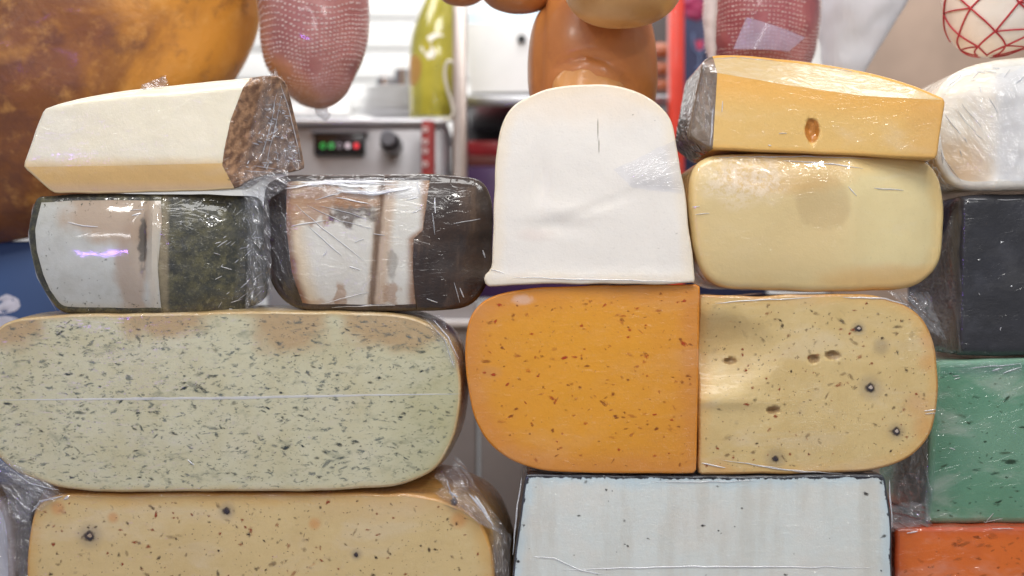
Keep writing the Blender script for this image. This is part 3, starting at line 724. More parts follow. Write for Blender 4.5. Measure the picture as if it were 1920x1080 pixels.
# brown rinded block
le10 = [(534, 318), (536, 430), (546, 510), (572, 590)]
re10 = [(806, 318), (800, 380), (793, 432), (776, 447), (774, 500), (780, 590)]
mr10 = [(716, 340), (706, 430), (694, 585)]
out10 = [(488, 338, 16), (540, 325, 20), (800, 323, 30), (905, 332, 24), (925, 380, 30), (921, 520, 40), (884, 580, 40), (770, 584, 30), (545, 583, 40), (500, 540, 40), (480, 450, 40)]
def dis10(x, y):
    d = 18 * abs((y - 460) / 125) ** 3 + 0.55 * max(0, 356 - y)
    a = pl(le10, y, 1); b = pl(re10, y, 1)
    if x < a: d += 0.9 * (a - x)
    if x > b: d += -4 + 0.0028 * (x - b) ** 2
    m = pl(mr10, y, 1)
    d += 5 * math.exp(-((x - m) / 6) ** 2) + 0.05 * max(0, m - x) - 3 * math.exp(-((x - m - 16) / 9) ** 2)
    if x > b: d += 2.5 * noise.noise(Vector((x * 0.03, y * 0.02, 5)))
    return d
def lab10(x, y, r):
    if x < pl(le10, y, 1) or x > pl(re10, y, 1): return 'rind'
    return 'paste' if r == 'front' else 'rind'
def ex10(g, P, col):
    br = lin((120, 72, 34)); dk = lin((70, 50, 36)); s = g.sep(P)
    w1 = g.m('MULTIPLY', g.m('SUBTRACT', g.noise(P, 0.03, 4), 0.5), 14)
    # browning beside the left rind, the right rind and the middle seam (curves follow the cut)
    yl = g.m('SUBTRACT', s[2], 430); bend = g.m('MULTIPLY', g.m('MULTIPLY', g.m('MAXIMUM', yl, 0), g.m('MAXIMUM', yl, 0)), 0.00155)
    dl = g.m('ADD', g.m('SUBTRACT', g.m('SUBTRACT', s[0], 536), bend), w1)
    col = g.mix(g.ss(dl, 14, 52, 0.6, 0.0), col, lin((206, 176, 126)))
    col = g.mix(g.ss(dl, 0, 22, 0.95, 0.0), col, lin((112, 62, 26)))
    ms = g.m('SUBTRACT', s[0], g.m('MULTIPLY_ADD', g.m('SUBTRACT', s[2], 340), -0.09, 716))
    dm = g.m('ABSOLUTE', g.m('ADD', ms, g.m('MULTIPLY', w1, 0.5)))
    col = g.mix(g.ss(g.m('ABSOLUTE', g.m('SUBTRACT', ms, 10)), 8, 26, 0.6, 0.0), col, lin((176, 138, 100)))
    col = g.mix(g.ss(dm, 2, 11, 0.85, 0.0), col, lin((104, 78, 56)))
    dr = g.m('ADD', g.m('SUBTRACT', g.ss(s[2], 425, 450, 800, 777), s[0]), g.m('MULTIPLY', w1, 0.5))
    col = g.mix(g.ss(dr, 2, 20, 0.85, 0.0), col, lin((134, 88, 48)))
    for cx, cy, rx, ry, am in ((580, 385, 52, 38, 0.75), (655, 395, 40, 26, 0.85), (668, 372, 40, 16, 0.8), (610, 372, 60, 20, 0.6), (732, 550, 16, 24, 0.6), (638, 558, 11, 24, 0.65), (580, 572, 44, 10, 0.4), (735, 500, 10, 30, 0.4)):
        col = g.mix(g.m('MULTIPLY', g.blob(P, cx, cy, rx, ry, 0.3, 2.2, 0.045), am), col, lin((150, 106, 66)) if cy < 390 or cy > 500 else dk)
    return col
def ex10r(g, P, col):
    st = g.noise(g.mapping(P, sc=(1, 1, 0.25)), 0.03, 5, 0.7)
    return g.mix(g.m('MULTIPLY', g.ss(st, 0.5, 0.72), 0.7), col, lin((88, 68, 54)))
p10 = cheese_mat('smoked_paste', (208, 205, 196), (176, 140, 96), 10, (196, 190, 178), 0.4, extra=ex10, coat=1.0, film=0.0009)
r10 = cheese_mat('dark_brown_rind', fog=0.03, base=(40, 26, 22), edge=(50, 36, 32), ew=10, mott=(62, 40, 26), mott_amt=0.6, ms=0.02, extra=ex10r, coat=1.0, sss=0, bump=0.0006, film=0.0004)
c10 = slab('cheese_block', 'smoked white cheese chunk with glossy dark brown rind wrapped in shiny film', out10, 0.002, 330, 13, dis10, cuts=[le10, re10], labelf=lab10, seed=10, step=9, back=0.9,
           mats=lambda ch: {'paste': p10(ch), 'rind': r10(ch)}, rough=0.6)
film_patch(c10, [(500, 327), (800, 326), (795, 372), (505, 372)], 1.5, 6, 0.05, 0.05, 5, 80, FILM, seed=7, rim=0.2)
film_patch(c10, [(490, 370), (540, 345), (560, 575), (508, 545)], 1.5, 7, 0.045, 1.2, 4, 60, FILM, seed=8)
ln = [[(535, 350), (620, 336), (700, 345)], [(530, 344), (590, 348), (612, 350)], [(625, 352), (700, 360), (780, 346)], [(640, 356), (720, 362), (770, 352)], [(600, 340), (760, 346)], [(560, 332), (700, 330), (820, 331)],
      [(553, 382), (600, 425), (645, 460), (682, 488)], [(575, 385), (640, 415), (700, 428)], [(600, 386), (650, 398), (695, 412)], [(630, 370), (690, 380)], [(590, 374), (645, 358)], [(578, 424), (610, 454), (640, 480)], [(665, 455), (682, 448)], [(545, 424), (610, 412)],
      [(780, 340), (786, 362)], [(762, 374), (784, 370)], [(774, 400), (790, 392)], [(700, 438), (722, 440)], [(815, 370), (816, 400)], [(812, 400), (816, 440)], [(850, 530), (860, 568)], [(862, 540), (868, 558)], [(905, 468), (910, 482)], [(470, 470), (530, 420)], [(600, 570), (690, 548)], [(660, 574), (740, 572)], [(620, 578), (700, 574)], [(800, 560), (820, 566)], [(655, 500), (675, 505)], [(605, 480), (612, 470)], [(850, 420), (900, 410)], [(840, 350), (920, 345)]]
ln = [l for l in ln if all(inside(c10.out, *p) for p in l)]
creases(c10, ln, wd=3.0, h=1.6)
creases(c10, [[(532, 352), (600, 342), (690, 350)], [(630, 356), (700, 364), (772, 350)], [(560, 340), (660, 338), (740, 340)]], wd=8, h=2.0, lift=5)  # thick white strips stand in for reflections along the top film

# ivory wedge with brown basket rind, top left
bt11 = [(20, 313), (200, 311), (415, 306), (470, 306)]
re11 = [(468, 130), (455, 165), (432, 225), (420, 280), (416, 310), (446, 370)]
tp11 = [(70, 206), (150, 192), (240, 181), (330, 176), (455, 163), (530, 140)]
out11 = [(82, 204, 6), (148, 181, 20), (240, 164, 20), (385, 147, 20), (518, 136, 8), (530, 150, 10), (545, 230, 30), (557, 308, 8), (470, 330, 20), (440, 354, 12), (260, 360, 30), (95, 361, 10), (42, 313, 7)]
def dis11(x, y):
    v = [0.0, 0.38 * (y - pl(bt11, x)), 0.85 * (x - pl(re11, y, 1)), 2.2 * (pl(tp11, x) - y)]
    m_ = max(v); d = m_ + 2.5 * math.log(sum(math.exp((q - m_) / 2.5) for q in v))
    if x > pl(re11, y, 1): d += 3.0 * noise.noise(Vector((x * 0.06, y * 0.06, 1)))
    return d
def lab11(x, y, r):
    if x > pl(re11, y, 1): return 'rind'
    if r == 'front' and y > pl(bt11, x): return 'base_crust'
    return 'paste'
def ex11(g, P, col):
    col = g.mix(g.ss(g.m('ADD', g.sep(P)[2], g.m('MULTIPLY', g.noise(P, 0.02, 3), 14)), 296, 322, 0.0, 0.75), col, lin((230, 192, 128)))
    return g.mix(g.m('MULTIPLY', g.blob(P, 90, 240, 50, 70, 0.6), 0.3), col, lin((224, 222, 214)))
def ex11b(g, P, col):
    s = g.sep(P); return g.mix(g.ss(s[2], 335, 355, 0.0, 0.5), col, lin((214, 186, 166)))
def ex11r(g, P, col):
    d = g.mapping(P, rot=(0, 0.45, 0)); s = g.sep(d)
    wv = g.m('MULTIPLY', g.noise(P, 0.025, 3, 0.5), 9)
    a = g.m('SINE', g.m('ADD', g.m('MULTIPLY', s[0], 0.42), wv)); b = g.m('SINE', g.m('SUBTRACT', g.m('MULTIPLY', s[2], 0.14), wv))
    h = g.m('MULTIPLY', a, b); n = g.noise(P, 0.07, 5, 0.7)
    col = g.mix(g.ss(g.m('ADD', h, g.m('MULTIPLY', g.m('SUBTRACT', n, 0.5), 9)), -1.6, 2.0), col, lin((170, 130, 96)))
    return g.mix(g.m('MULTIPLY', g.ss(s[0], 520, 640), 0.4), col, lin((140, 128, 120)))
p11 = cheese_mat('ivory_paste', (236, 227, 203), (234, 225, 202), 8, (228, 219, 190), 0.4, extra=ex11, coat=0.35, film=0.0003)
b11 = cheese_mat('tan_base_crust', (230, 190, 126), (230, 194, 140), 8, (224, 184, 122), 0.5, extra=ex11b, coat=0.4)
r11 = cheese_mat('basket_rind', fog=0.03, base=(96, 64, 44), edge=(84, 58, 42), ew=12, mott=(126, 92, 66), mott_amt=0.6, ms=0.04, extra=ex11r, coat=0.8, bump=0.0012, sss=0, film=0.001)
c11 = slab('cheese_wedge', 'ivory cheese wedge with brown basket patterned rind at top left', out11, -0.002, 300, 4, dis11, cuts=[bt11, re11, tp11], labelf=lab11, seed=12, wob=1.5, rough=1.0, back=0.84, sharp=80, step=7,
           mats=lambda ch: {'paste': p11(ch), 'rind': r11(ch), 'base_crust': b11(ch)})
film_patch(c11, [(490, 145), (524, 140), (554, 308), (440, 322)], 2, 8, 0.06, 1.25, 3, 90, FILM_DENSE, seed=3, rim=0.04)
rr = random.Random(8); ln = []
for i in range(60):
    t = rr.random(); y = 185 + t * 130; x = rr.uniform(485 - 30 * t, 520 + 30 * t); a = rr.choice((0.15, 0.15, 1.9)) + rr.gauss(0, 0.2); l = rr.uniform(4, 11)
    ln.append([(x, y), (x + math.cos(a) * l, y + math.sin(a) * l)])
ln += [[(512, 170), (500, 230), (480, 300)], [(520, 175), (505, 240), (488, 308)], [(470, 306), (510, 312)], [(455, 318), (500, 318)], [(520, 150), (534, 210), (548, 290)]]
creases(c11, [l for l in ln if all(inside(c11.out, *p) for p in l)], wd=2.8, h=2.0, lift=4)  # short white dashes stand in for glints on the wrapped rind
o = bpy.data.objects.new('crust_chip', fleck_mesh(DK, 2)); C.objects.link(o); o.parent = c11.root; o.location = c11.surf(427, 336, 0.5); o.rotation_euler = (0, 0.3, 0); o.scale = (6 * S, 1 * S, 3 * S)

# ------------------------------------------------------------------ set back column on the right
def edge_film(ch, seed):
    x0, y0, x1, y1 = ch.box
out12 = [(1752, 190, 30), (1790, 135, 40), (1860, 108, 40), (1990, 96, 40), (2200, 120, 60), (2230, 350, 20), (1990, 354, 30), (1800, 356, 30), (1762, 300, 40)]
def ex12(g, P, col):
    col = g.mix(g.m('MULTIPLY', g.blob(P, 1795, 320, 60, 60, 0.6, 0.5), 0.7), col, lin((226, 186, 130)))
    return g.mix(g.ss(g.sep(P)[0], 1850, 1885, 0.0, 0.8), col, lin((228, 226, 222)))
def dis12(x, y):
    return 0.9 * max(0, 1868 - x) * 0.5 + 0.6 * max(0, 170 - y) + 3 * noise.noise(Vector((x * 0.03, y * 0.03, 3)))
c12 = slab('cheese_block', 'white cheese thickly wrapped in crinkled film at the right edge', out12, 0.035, 400, 16, dis12, seed=13,
           mats=M2(cheese_mat('wrapped_white_paste', (238, 230, 214), (238, 226, 206), 20, (232, 218, 190), 0.4, extra=ex12, coat=0.8, film=0.0015), cheese_mat('wrapped_white_rind', (240, 234, 222), (238, 226, 206), 8, coat=0.9, film=0.0015)))
film_patch(c12, [(1765, 190), (1930, 120), (1930, 345), (1770, 330)], 1.5, 6, 0.05, 1.1, 5, 90, FILM, seed=21)
rr = random.Random(12); ln = []
for i in range(9):
    x = rr.uniform(1770, 1860); y = rr.uniform(170, 300); a = rr.gauss(1.1, 0.25); l = rr.uniform(10, 60); ln.append([(x, y), (x + math.cos(a) * l, y + math.sin(a) * l)])
for i in range(12):
    x = rr.uniform(1780, 1910); y = rr.uniform(118, 175); a = rr.gauss(-0.35, 0.5); l = rr.uniform(8, 30); ln.append([(x, y), (x + math.cos(a) * l, y + math.sin(a) * l)])
creases(c12, [l for l in ln if all(inside(c12.out, *p) for p in l)], wd=2.6, h=2, lift=3)

out13 = [(1800, 365, 14), (2000, 362, 20), (2230, 362, 20), (2230, 668, 20), (1990, 668, 20), (1795, 668, 14)]
def ex13(g, P, col): return g.mix(g.m('MULTIPLY', g.ss(g.noise(P, 0.02, 4, 0.6), 0.5, 0.7), 0.3), col, lin((70, 72, 82)))
bkw = cheese_mat('black_wax', fog=0.03, base=(34, 34, 40), edge=(50, 50, 58), ew=14, mott=(46, 47, 56), mott_amt=0.5, extra=ex13, coat=0.9, sss=0, bump=0.0006, film=0.00022)
c13 = slab('cheese_block', 'black waxed cheese block at the right edge', out13, 0.042, 400, 16, lambda x, y: 2.5 * noise.noise(Vector((x * 0.015, y * 0.015, 8))), seed=14,
           mats=lambda ch: {'paste': bkw(ch), 'rind': bkw(ch)}, labelf=lambda x, y, r: 'wax_coat')
rr = random.Random(3); ln = []
for i in range(6):
    x = rr.uniform(1810, 1915); y = rr.uniform(440, 640); a = rr.uniform(0, 3.1); l = rr.uniform(3, 7); ln.append([(x, y), (x + math.cos(a) * l, y + math.sin(a) * l)])
ln += [[(1815, 372), (1850, 374)], [(1870, 374), (1915, 374)]]
creases(c13, ln, wd=2.4)

out14 = [(1752, 676, 16), (1960, 672, 20), (2230, 672, 20), (2230, 984, 14), (1980, 984, 20), (1735, 982, 14), (1745, 800, 40)]
def ex14(g, P, col): return g.mix(g.m('MULTIPLY', g.blob(P, 1890, 830, 90, 60, 0.6, 0.6), 0.35), col, lin((134, 168, 146)))
c14 = slab('cheese_block', 'mint green pesto cheese block stacked under the black one', out14, 0.036, 400, 12, seed=15,
           mats=M2(cheese_mat('pesto_green_paste', (98, 148, 120), (112, 166, 136), 20, (92, 140, 110), 0.6, extra=ex14, coat=0.8, film=0.0008, fog=0.3), cheese_mat('pesto_green_rind', (112, 160, 130), (140, 180, 158), 8, (96, 132, 110), 0.5, coat=0.9)))
GD = fleck_mat('basil_dark', (40, 66, 48), 0.8); GB = fleck_mat('basil_brown', (70, 86, 62), 0.6)
flecks(c14, 70, (7, 14), (3.5, 6), [(GD, 2), (GB, 3)], seed=71, asd=0.3, name='basil_fleck', mask=lambda x, y: x < 1925)
film_patch(c14, [(1760, 678), (1930, 676), (1930, 700), (1765, 702)], 1, 6, 0.07, 0.1, 4, 60, FILM, seed=31)
creases(c14, [[(1820, 690), (1870, 686), (1915, 682)], [(1880, 700), (1915, 688)], [(1786, 705), (1798, 703)], [(1790, 712), (1800, 708)], [(1845, 980), (1880, 972)], [(1850, 976), (1862, 962)], [(1780, 840), (1790, 844)], [(1860, 696), (1880, 690)]], wd=3)

out15 = [(1678, 990, 10), (1960, 987, 20), (2230, 987, 10), (2230, 1262, 10), (1980, 1262, 20), (1682, 1262, 10)]
c15 = slab('cheese_block', 'red orange cheese block in the bottom right corner', out15, 0.022, 480, 8, seed=16, base_py=1262,
           mats=M2(cheese_mat('red_orange_paste', (226, 112, 34), (216, 96, 30), 30, (212, 102, 36), 0.6, coat=0.7), cheese_mat('red_orange_rind', (210, 96, 44), (190, 70, 30), 8, coat=0.8)))
flecks(c15, 40, (8, 18), (5, 9), [(OB, 1), (OF, 3)], seed=72, asd=0.3, name='pepper_fleck', mask=lambda x, y: x < 1925 and y < 1090)
creases(c15, [[(1700, 1000), (1720, 997)], [(1860, 991), (1900, 990)]], wd=3)

# white wrapped piece in the bottom left corner
out16 = [(-260, 915, 30), (-20, 910, 30), (22, 960, 40), (36, 1262, 10), (-260, 1262, 10)]
c16 = slab('cheese_block', 'film wrapped greyish white cheese at the bottom left corner', out16, 0.012, 380, 12, seed=17,
           mats=M2(cheese_mat('pale_grey_paste', (204, 202, 202), (196, 190, 190), 20, coat=0.8), cheese_mat('brown_grey_rind', (150, 130, 120), (120, 100, 90), 8, (180, 170, 165), 0.6, coat=1.0, film=0.002)))
film_patch(c16, [(-30, 915), (20, 950), (34, 1090), (-10, 1090)], 1, 6, 0.05, 1.4, 4, 50, FILM, seed=44)

# loose film at corners of the left blocks
film_patch(c1, [(800, 918), (870, 905), (952, 1010), (905, 985)], 1, 7, 0.06, 0.7, 3, 70, FILM_DENSE, seed=51)
film_patch(c1, [(915, 985), (948, 1010), (952, 1095), (925, 1095)], 1, 6, 0.06, 1.4, 3, 50, FILM, seed=52)
film_patch(c2, [(-20, 850), (15, 858), (110, 930), (60, 940)], 1, 6, 0.06, 0.6, 3, 50, FILM, seed=53)
film_patch(c2, [(790, 592), (830, 588), (872, 690), (850, 690)], 1, 5, 0.06, 1.1, 3, 50, FILM, seed=54)
creases(c1, [[(838, 900), (850, 935)], [(880, 925), (905, 955), (925, 985)], [(890, 930), (915, 965)], [(842, 922), (858, 932)], [(120, 935), (128, 930)], [(60, 960), (75, 940), (118, 930)]], wd=6, h=2)

def free_film(ch, quad, ys, amp=6, freq=0.05, ang=0.0, stretch=3.0, n=60, seed=0, mat=None, sag=0.0):
    """loose sheet of cling film stretched between pieces: corners (px, py) with depths ys in metres"""
    V = []; F = []; FD = []; q = [Vector(p) for p in quad]; ca, sa = math.cos(ang), math.sin(ang)
    for j in range(n + 1):
        for i in range(n + 1):
            u = i / n; v = j / n
            uu = u + 0.08 * noise.noise(Vector((v * 4, seed, 1))); vv = v + 0.08 * noise.noise(Vector((u * 4, seed, 7)))
            p = (q[0] * (1 - uu) + q[1] * uu) * (1 - vv) + (q[3] * (1 - uu) + q[2] * uu) * vv
            y = (ys[0] * (1 - u) + ys[1] * u) * (1 - v) + (ys[3] * (1 - u) + ys[2] * u) * v
            a = (p.x * ca + p.y * sa) / stretch * freq; b = (-p.x * sa + p.y * ca) * freq
            r1 = max(0, 1 - abs(noise.noise(Vector((a, b, seed * 2.3)))) * 2.6); r2 = max(0, 1 - abs(noise.noise(Vector((a * 2.1, b * 2.1, seed * 5.1 + 4)))) * 2.4)
            d = y - (amp * (r1 ** 2 + 0.6 * r2 ** 2)) * S + sag * math.sin(math.pi * u) * math.sin(math.pi * v) * S
            V.append(W(p.x, p.y, y, (D + y) / D) + Vector((0, d - y, 0)) - ch.root.location)
            FD.append(max(0.0, min(1.0, min(u, 1 - u, v, 1 - v) / 0.12 + 0.35 + 0.7 * noise.noise(Vector((p.x * 0.05, p.y * 0.05, seed))))))
    for j in range(n):
        for i in range(n): a = j * (n + 1) + i; F.append((a, a + 1, a + n + 2, a + n + 1))
    o = link_mesh('film_flap', V, F, mat or FILM_LOOSE, ch.root, True, 70)
    at = o.data.attributes.new('fade', 'FLOAT', 'POINT'); at.data.foreach_set('value', FD); return o
FILM_LOOSE = film_mat('loose_cling_film', base=0.10, edge=0.6, haze=0.10, rough=0.12)
free_film(c10, [(448, 322), (540, 318), (545, 350), (462, 400)], (-0.004, 0.004, 0.0, 0.012), 9, 0.06, 0.6, 3, 70, 3)
free_film(c10, [(466, 360), (505, 345), (512, 560), (462, 582)], (0.01, 0.006, 0.014, 0.02), 10, 0.05, 1.3, 3, 60, 6)
free_film(c11, [(500, 138), (528, 134), (562, 312), (520, 318)], (0.03, 0.034, 0.03, 0.024), 8, 0.06, 1.3, 3, 60, 4)
free_film(c11, [(268, 158), (312, 142), (318, 162), (262, 170)], (0.01, 0.012, 0.006, 0.006), 8, 0.09, 0.2, 3, 30, 8)
free_film(c2, [(-30, 850), (20, 862), (125, 925), (40, 985)], (0.006, 0.0, 0.0, 0.006), 5, 0.045, 0.7, 3, 70, 12)
free_film(c16, [(0, 930), (60, 925), (62, 1090), (20, 1090)], (0.008, 0.006, 0.006, 0.006), 4, 0.05, 1.4, 3, 60, 13)
free_film(c1, [(815, 895), (860, 858), (962, 1010), (900, 985)], (0.004, 0.012, 0.012, 0.0), 11, 0.05, 0.8, 3, 80, 14, FILM_DENSE)
free_film(c1, [(922, 985), (958, 1000), (958, 1095), (930, 1095)], (0.0, 0.012, 0.012, 0.0), 9, 0.05, 1.5, 3, 60, 15)
free_film(c4, [(1660, 545), (1740, 548), (1775, 640), (1745, 622)], (0.012, 0.016, 0.02, 0.008), 8, 0.05, 0.9, 3, 60, 16)
free_film(c14, [(1670, 945), (1735, 940), (1748, 990), (1665, 996)], (0.02, 0.03, 0.03, 0.016), 10, 0.05, 0.5, 3, 60, 17)
free_film(c14, [(1650, 860), (1756, 780), (1742, 985), (1655, 985)], (0.06, 0.04, 0.035, 0.05), 3.5, 0.03, 1.5, 4, 60, 18)
free_film(c13, [(1700, 560), (1800, 372), (1802, 660), (1740, 660)], (0.08, 0.042, 0.042, 0.07), 3.5, 0.03, 1.5, 4, 60, 19)

# ------------------------------------------------------------------ things behind the stack
def loft(name, rows, y, mat, root, squash=0.8, n=40, wob=0.0, freq=0.02, seed=0, disp=None, sub=6, loc_only=False):
    """closed body of stacked rings: rows (cx, r, py) in reference units at depth y (metres)"""
    k = (D + y) / D; rr = []
    def cat(a, b, c, d, t): return 0.5 * (2 * b + (c - a) * t + (2 * a - 5 * b + 4 * c - d) * t * t + (3 * b - 3 * c + d - a) * t ** 3)
    for i in range(len(rows) - 1):
        a = rows[max(0, i - 1)]; b = rows[i]; c = rows[i + 1]; d = rows[min(len(rows) - 1, i + 2)]
        for s in range(sub): rr.append(tuple(cat(a[q], b[q], c[q], d[q], s / sub) for q in range(3)))
    rr.append(rows[-1]); V = []; F = []; org = root.location
    def pt(cx, r, py, a):
        x = cx + r * math.cos(a); dy = r * math.sin(a) * squash
        e = 0
        if wob: e = wob * noise.noise(Vector((math.cos(a) * r * freq, math.sin(a) * r * freq, py * freq + seed)))
        if disp: e += disp(x, py, a)
        return W(x + e * math.cos(a), py, y, k) + Vector((0, (dy + e * math.sin(a)) * S * k, 0)) - org
    for (cx, r, py) in rr:
        for i in range(n): V.append(pt(cx, max(0.5, r), py, 2 * math.pi * i / n))
    m = len(rr)
    for j in range(m - 1):
        for i in range(n): F.append((j * n + i, j * n + (i + 1) % n, (j + 1) * n + (i + 1) % n, (j + 1) * n + i))
    F.append(tuple(range(n))); F.append(tuple(range((m - 1) * n, m * n)))
    o = link_mesh(name, V, F, mat, root, True, 70)
    def at(v, a, lift=0.0):     # point on the body, v in 0..1 along rows
        t = v * (len(rr) - 1); j = min(len(rr) - 2, int(t)); f = t - j
        cx, r, py = (rr[j][q] * (1 - f) + rr[j + 1][q] * f for q in range(3)); return pt(cx, r + lift, py, a)
    return o, at

# left: big cured ham
def ham_mat():
    g = G('cured_ham_skin'); o = g.obj()
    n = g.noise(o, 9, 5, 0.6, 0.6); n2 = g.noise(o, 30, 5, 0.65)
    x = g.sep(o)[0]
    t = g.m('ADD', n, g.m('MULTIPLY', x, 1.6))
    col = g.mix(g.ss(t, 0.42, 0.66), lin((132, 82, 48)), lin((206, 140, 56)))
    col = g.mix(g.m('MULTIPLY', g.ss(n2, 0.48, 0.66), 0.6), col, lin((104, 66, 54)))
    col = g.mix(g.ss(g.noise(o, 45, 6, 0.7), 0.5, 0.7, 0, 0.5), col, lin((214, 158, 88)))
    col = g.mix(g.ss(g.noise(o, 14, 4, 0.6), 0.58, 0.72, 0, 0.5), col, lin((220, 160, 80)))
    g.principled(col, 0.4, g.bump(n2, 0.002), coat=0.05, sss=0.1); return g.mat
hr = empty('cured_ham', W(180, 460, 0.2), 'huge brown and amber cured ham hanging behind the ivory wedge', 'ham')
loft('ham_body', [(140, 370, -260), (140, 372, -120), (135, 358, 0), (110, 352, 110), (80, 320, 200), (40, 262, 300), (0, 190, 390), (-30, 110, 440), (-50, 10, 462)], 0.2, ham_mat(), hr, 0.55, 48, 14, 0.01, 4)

# netted hams
def netted(name, label, rows, y, mats, netp, seed, rows_n, dots_n, amp, lab_=None, vr=(0, 1), arc=(-math.pi * 1.02, 0.02)):
    root = empty(name, W(rows[-1][0], rows[-1][2], y), label, 'ham')
    body, at = loft('meat', rows, y, mats, root, 0.85, 44, 5, 0.02, seed)
    V = []; F = []; rr = random.Random(seed)
    for j in range(rows_n):
        v0 = vr[0] + (vr[1] - vr[0]) * j / rows_n
        for i in range(dots_n):
            a = arc[0] + (arc[1] - arc[0]) * i / dots_n
            vv = v0 + amp * math.sin(a * 2.2 + seed) + amp * 1.6 * noise.noise(Vector((a * 1.6, v0 * 5, seed)))
            if not 0.02 < vv < 0.97: continue
            vv += rr.gauss(0, 0.06 / rows_n); a += rr.gauss(0, 0.006); a2 = a + (arc[1] - arc[0]) / dots_n * rr.uniform(0.35, 0.65); dv = rr.uniform(0.07, 0.12) / rows_n
            if noise.noise(Vector((a * 2.0, vv * 6, seed))) > 0.38: continue
            q = [at(vv - dv, a, 1.2), at(vv - dv, a2, 1.2), at(vv + dv, a2, 1.2), at(vv + dv, a, 1.2), at(vv, (a + a2) / 2, 2.6)]
            b = len(V); V += q; F += [(b, b + 1, b + 4), (b + 1, b + 2, b + 4), (b + 2, b + 3, b + 4), (b + 3, b, b + 4)]
    o = link_mesh('net', V, F, netp, root, False); o['kind'] = 'stuff'
    return root, at
def meat_mat(name, c, c2, tipz=None, tip=(206, 140, 80)):
    g = G(name); o = g.obj(); n = g.noise(o, 22, 5, 0.6)
    col = g.mix(g.ss(n, 0.35, 0.65), lin(c), lin(c2))
    if tipz:
        z = g.m('ADD', g.sep(o)[2], g.m('MULTIPLY', g.m('SUBTRACT', n, 0.5), 0.03)); x = g.sep(o)[0]
        z = g.m('ADD', z, g.m('MULTIPLY', g.m('ABSOLUTE', g.m('ADD', x, -0.008)), -0.75))
        col = g.mix(g.ss(z, -0.012, tipz, 1, 0), col, lin(tip))
    g.principled(col, 0.4, g.bump(g.noise(o, 120, 4), 0.001), coat=0.7, sss=0.1); return g.mat
NET = simple('white_netting', (236, 222, 218), 0.6, var=0.03)
netted('netted_ham', 'dark red ham in white net hanging left of centre', [(585, 108, -260), (587, 107, -100), (588, 104, 0), (589, 101, 60), (588, 94, 110), (588, 76, 150), (593, 54, 178), (598, 32, 196), (601, 8, 204)], 0.16,
       meat_mat('cured_red_meat', (156, 98, 96), (184, 130, 124), 0.014), NET, 5, 44, 40, 0.022, vr=(0, 1.0))
hb = bpy.data.objects['netted_ham']
loft('bag_knot', [(600, 16, 192), (602, 12, 206), (606, 14, 214), (610, 4, 226)], 0.16, FILM_BAG, hb, 0.6, 14, 3, 0.1, 2)
netted('netted_ham', 'dark red netted ham hanging behind the golden wedge', [(1430, 112, -260), (1430, 112, -100), (1430, 110, 0), (1428, 108, 60), (1426, 98, 110), (1424, 70, 150), (1424, 10, 170)], 0.17,
       meat_mat('deep_red_meat', (146, 76, 82), (176, 110, 112)), NET, 9, 44, 46, 0.012)
n2 = bpy.data.objects['netted_ham.001']
def quad_card(name, pts, y, mat, root, th=0.0012, bow=0.0):
    V = []; nx = 8
    a, b, c, d = [Vector((*p, 0)) for p in pts]
    for t in (0, th):
        for j in range(nx + 1):
            for i in range(nx + 1):
                u = i / nx; v = j / nx; p = (a * (1 - u) + b * u) * (1 - v) + (d * (1 - u) + c * u) * v
                V.append(W(p.x, p.y, y, (D + y) / D) + Vector((0, t - bow * math.sin(math.pi * u), 0)) - root.location)
    F = []; m = (nx + 1) ** 2
    for t in (0, 1):
        for j in range(nx):
            for i in range(nx):
                q = t * m + j * (nx + 1) + i; F.append((q, q + 1, q + nx + 2, q + nx + 1))
    rim = [i for i in range(nx + 1)] + [j * (nx + 1) + nx for j in range(1, nx + 1)] + [nx * (nx + 1) + i for i in range(nx - 1, -1, -1)] + [j * (nx + 1) for j in range(nx - 1, 0, -1)]
    for i in range(len(rim)):
        p, q = rim[i], rim[(i + 1) % len(rim)]; F.append((p, q, q + m, p + m))
    return link_mesh(name, V, F, mat, root, True, 50)
quad_card('label_sticker', [(1400, 32), (1510, 70), (1480, 96), (1375, 92)], 0.17 - 112 * S * 0.85 - 0.012, simple('clear_violet_label', (190, 180, 206), 0.2, alpha=0.4, coat=0.8), n2, bow=0.004)
film2 = loft('net_sleeve', [(1336, 10, -100), (1334, 12, 0), (1332, 11, 60), (1336, 8, 110)], 0.13, simple('white_net_sleeve', (226, 216, 216), 0.5, alpha=0.75), n2, 1.0, 12, 3, 0.08, 3)

# hanging smoked pear cheeses
def pear_mat(name, c, c2, c3):
    g = G(name); o = g.obj(); n = g.noise(o, 16, 4, 0.55); n2 = g.noise(o, 60, 4, 0.6)
    col = g.mix(g.ss(n, 0.35, 0.65), lin(c), lin(c2)); col = g.mix(g.ss(n2, 0.55, 0.75, 0, 0.4), col, lin(c3))
    g.principled(col, 0.42, g.bump(n2, 0.0006), coat=0.35, coat_rough=0.2, sss=0.15); return g.mat
PB = pear_mat('smoked_brown_skin', (186, 116, 62), (200, 130, 68), (166, 98, 58)); PT = pear_mat('smoked_tan_skin', (206, 160, 104), (190, 140, 84), (176, 120, 66))
def pear(label, rows, y, mat, disp=None, sq=0.95):
    root = empty('smoked_cheese', W(rows[-1][0], rows[-1][2], y), label, 'cheese', 'smoked cheeses hanging above the stack')
    loft('cheese_body', rows, y, mat, root, sq, 56, 3, 0.015, rows[0][0], disp); return root
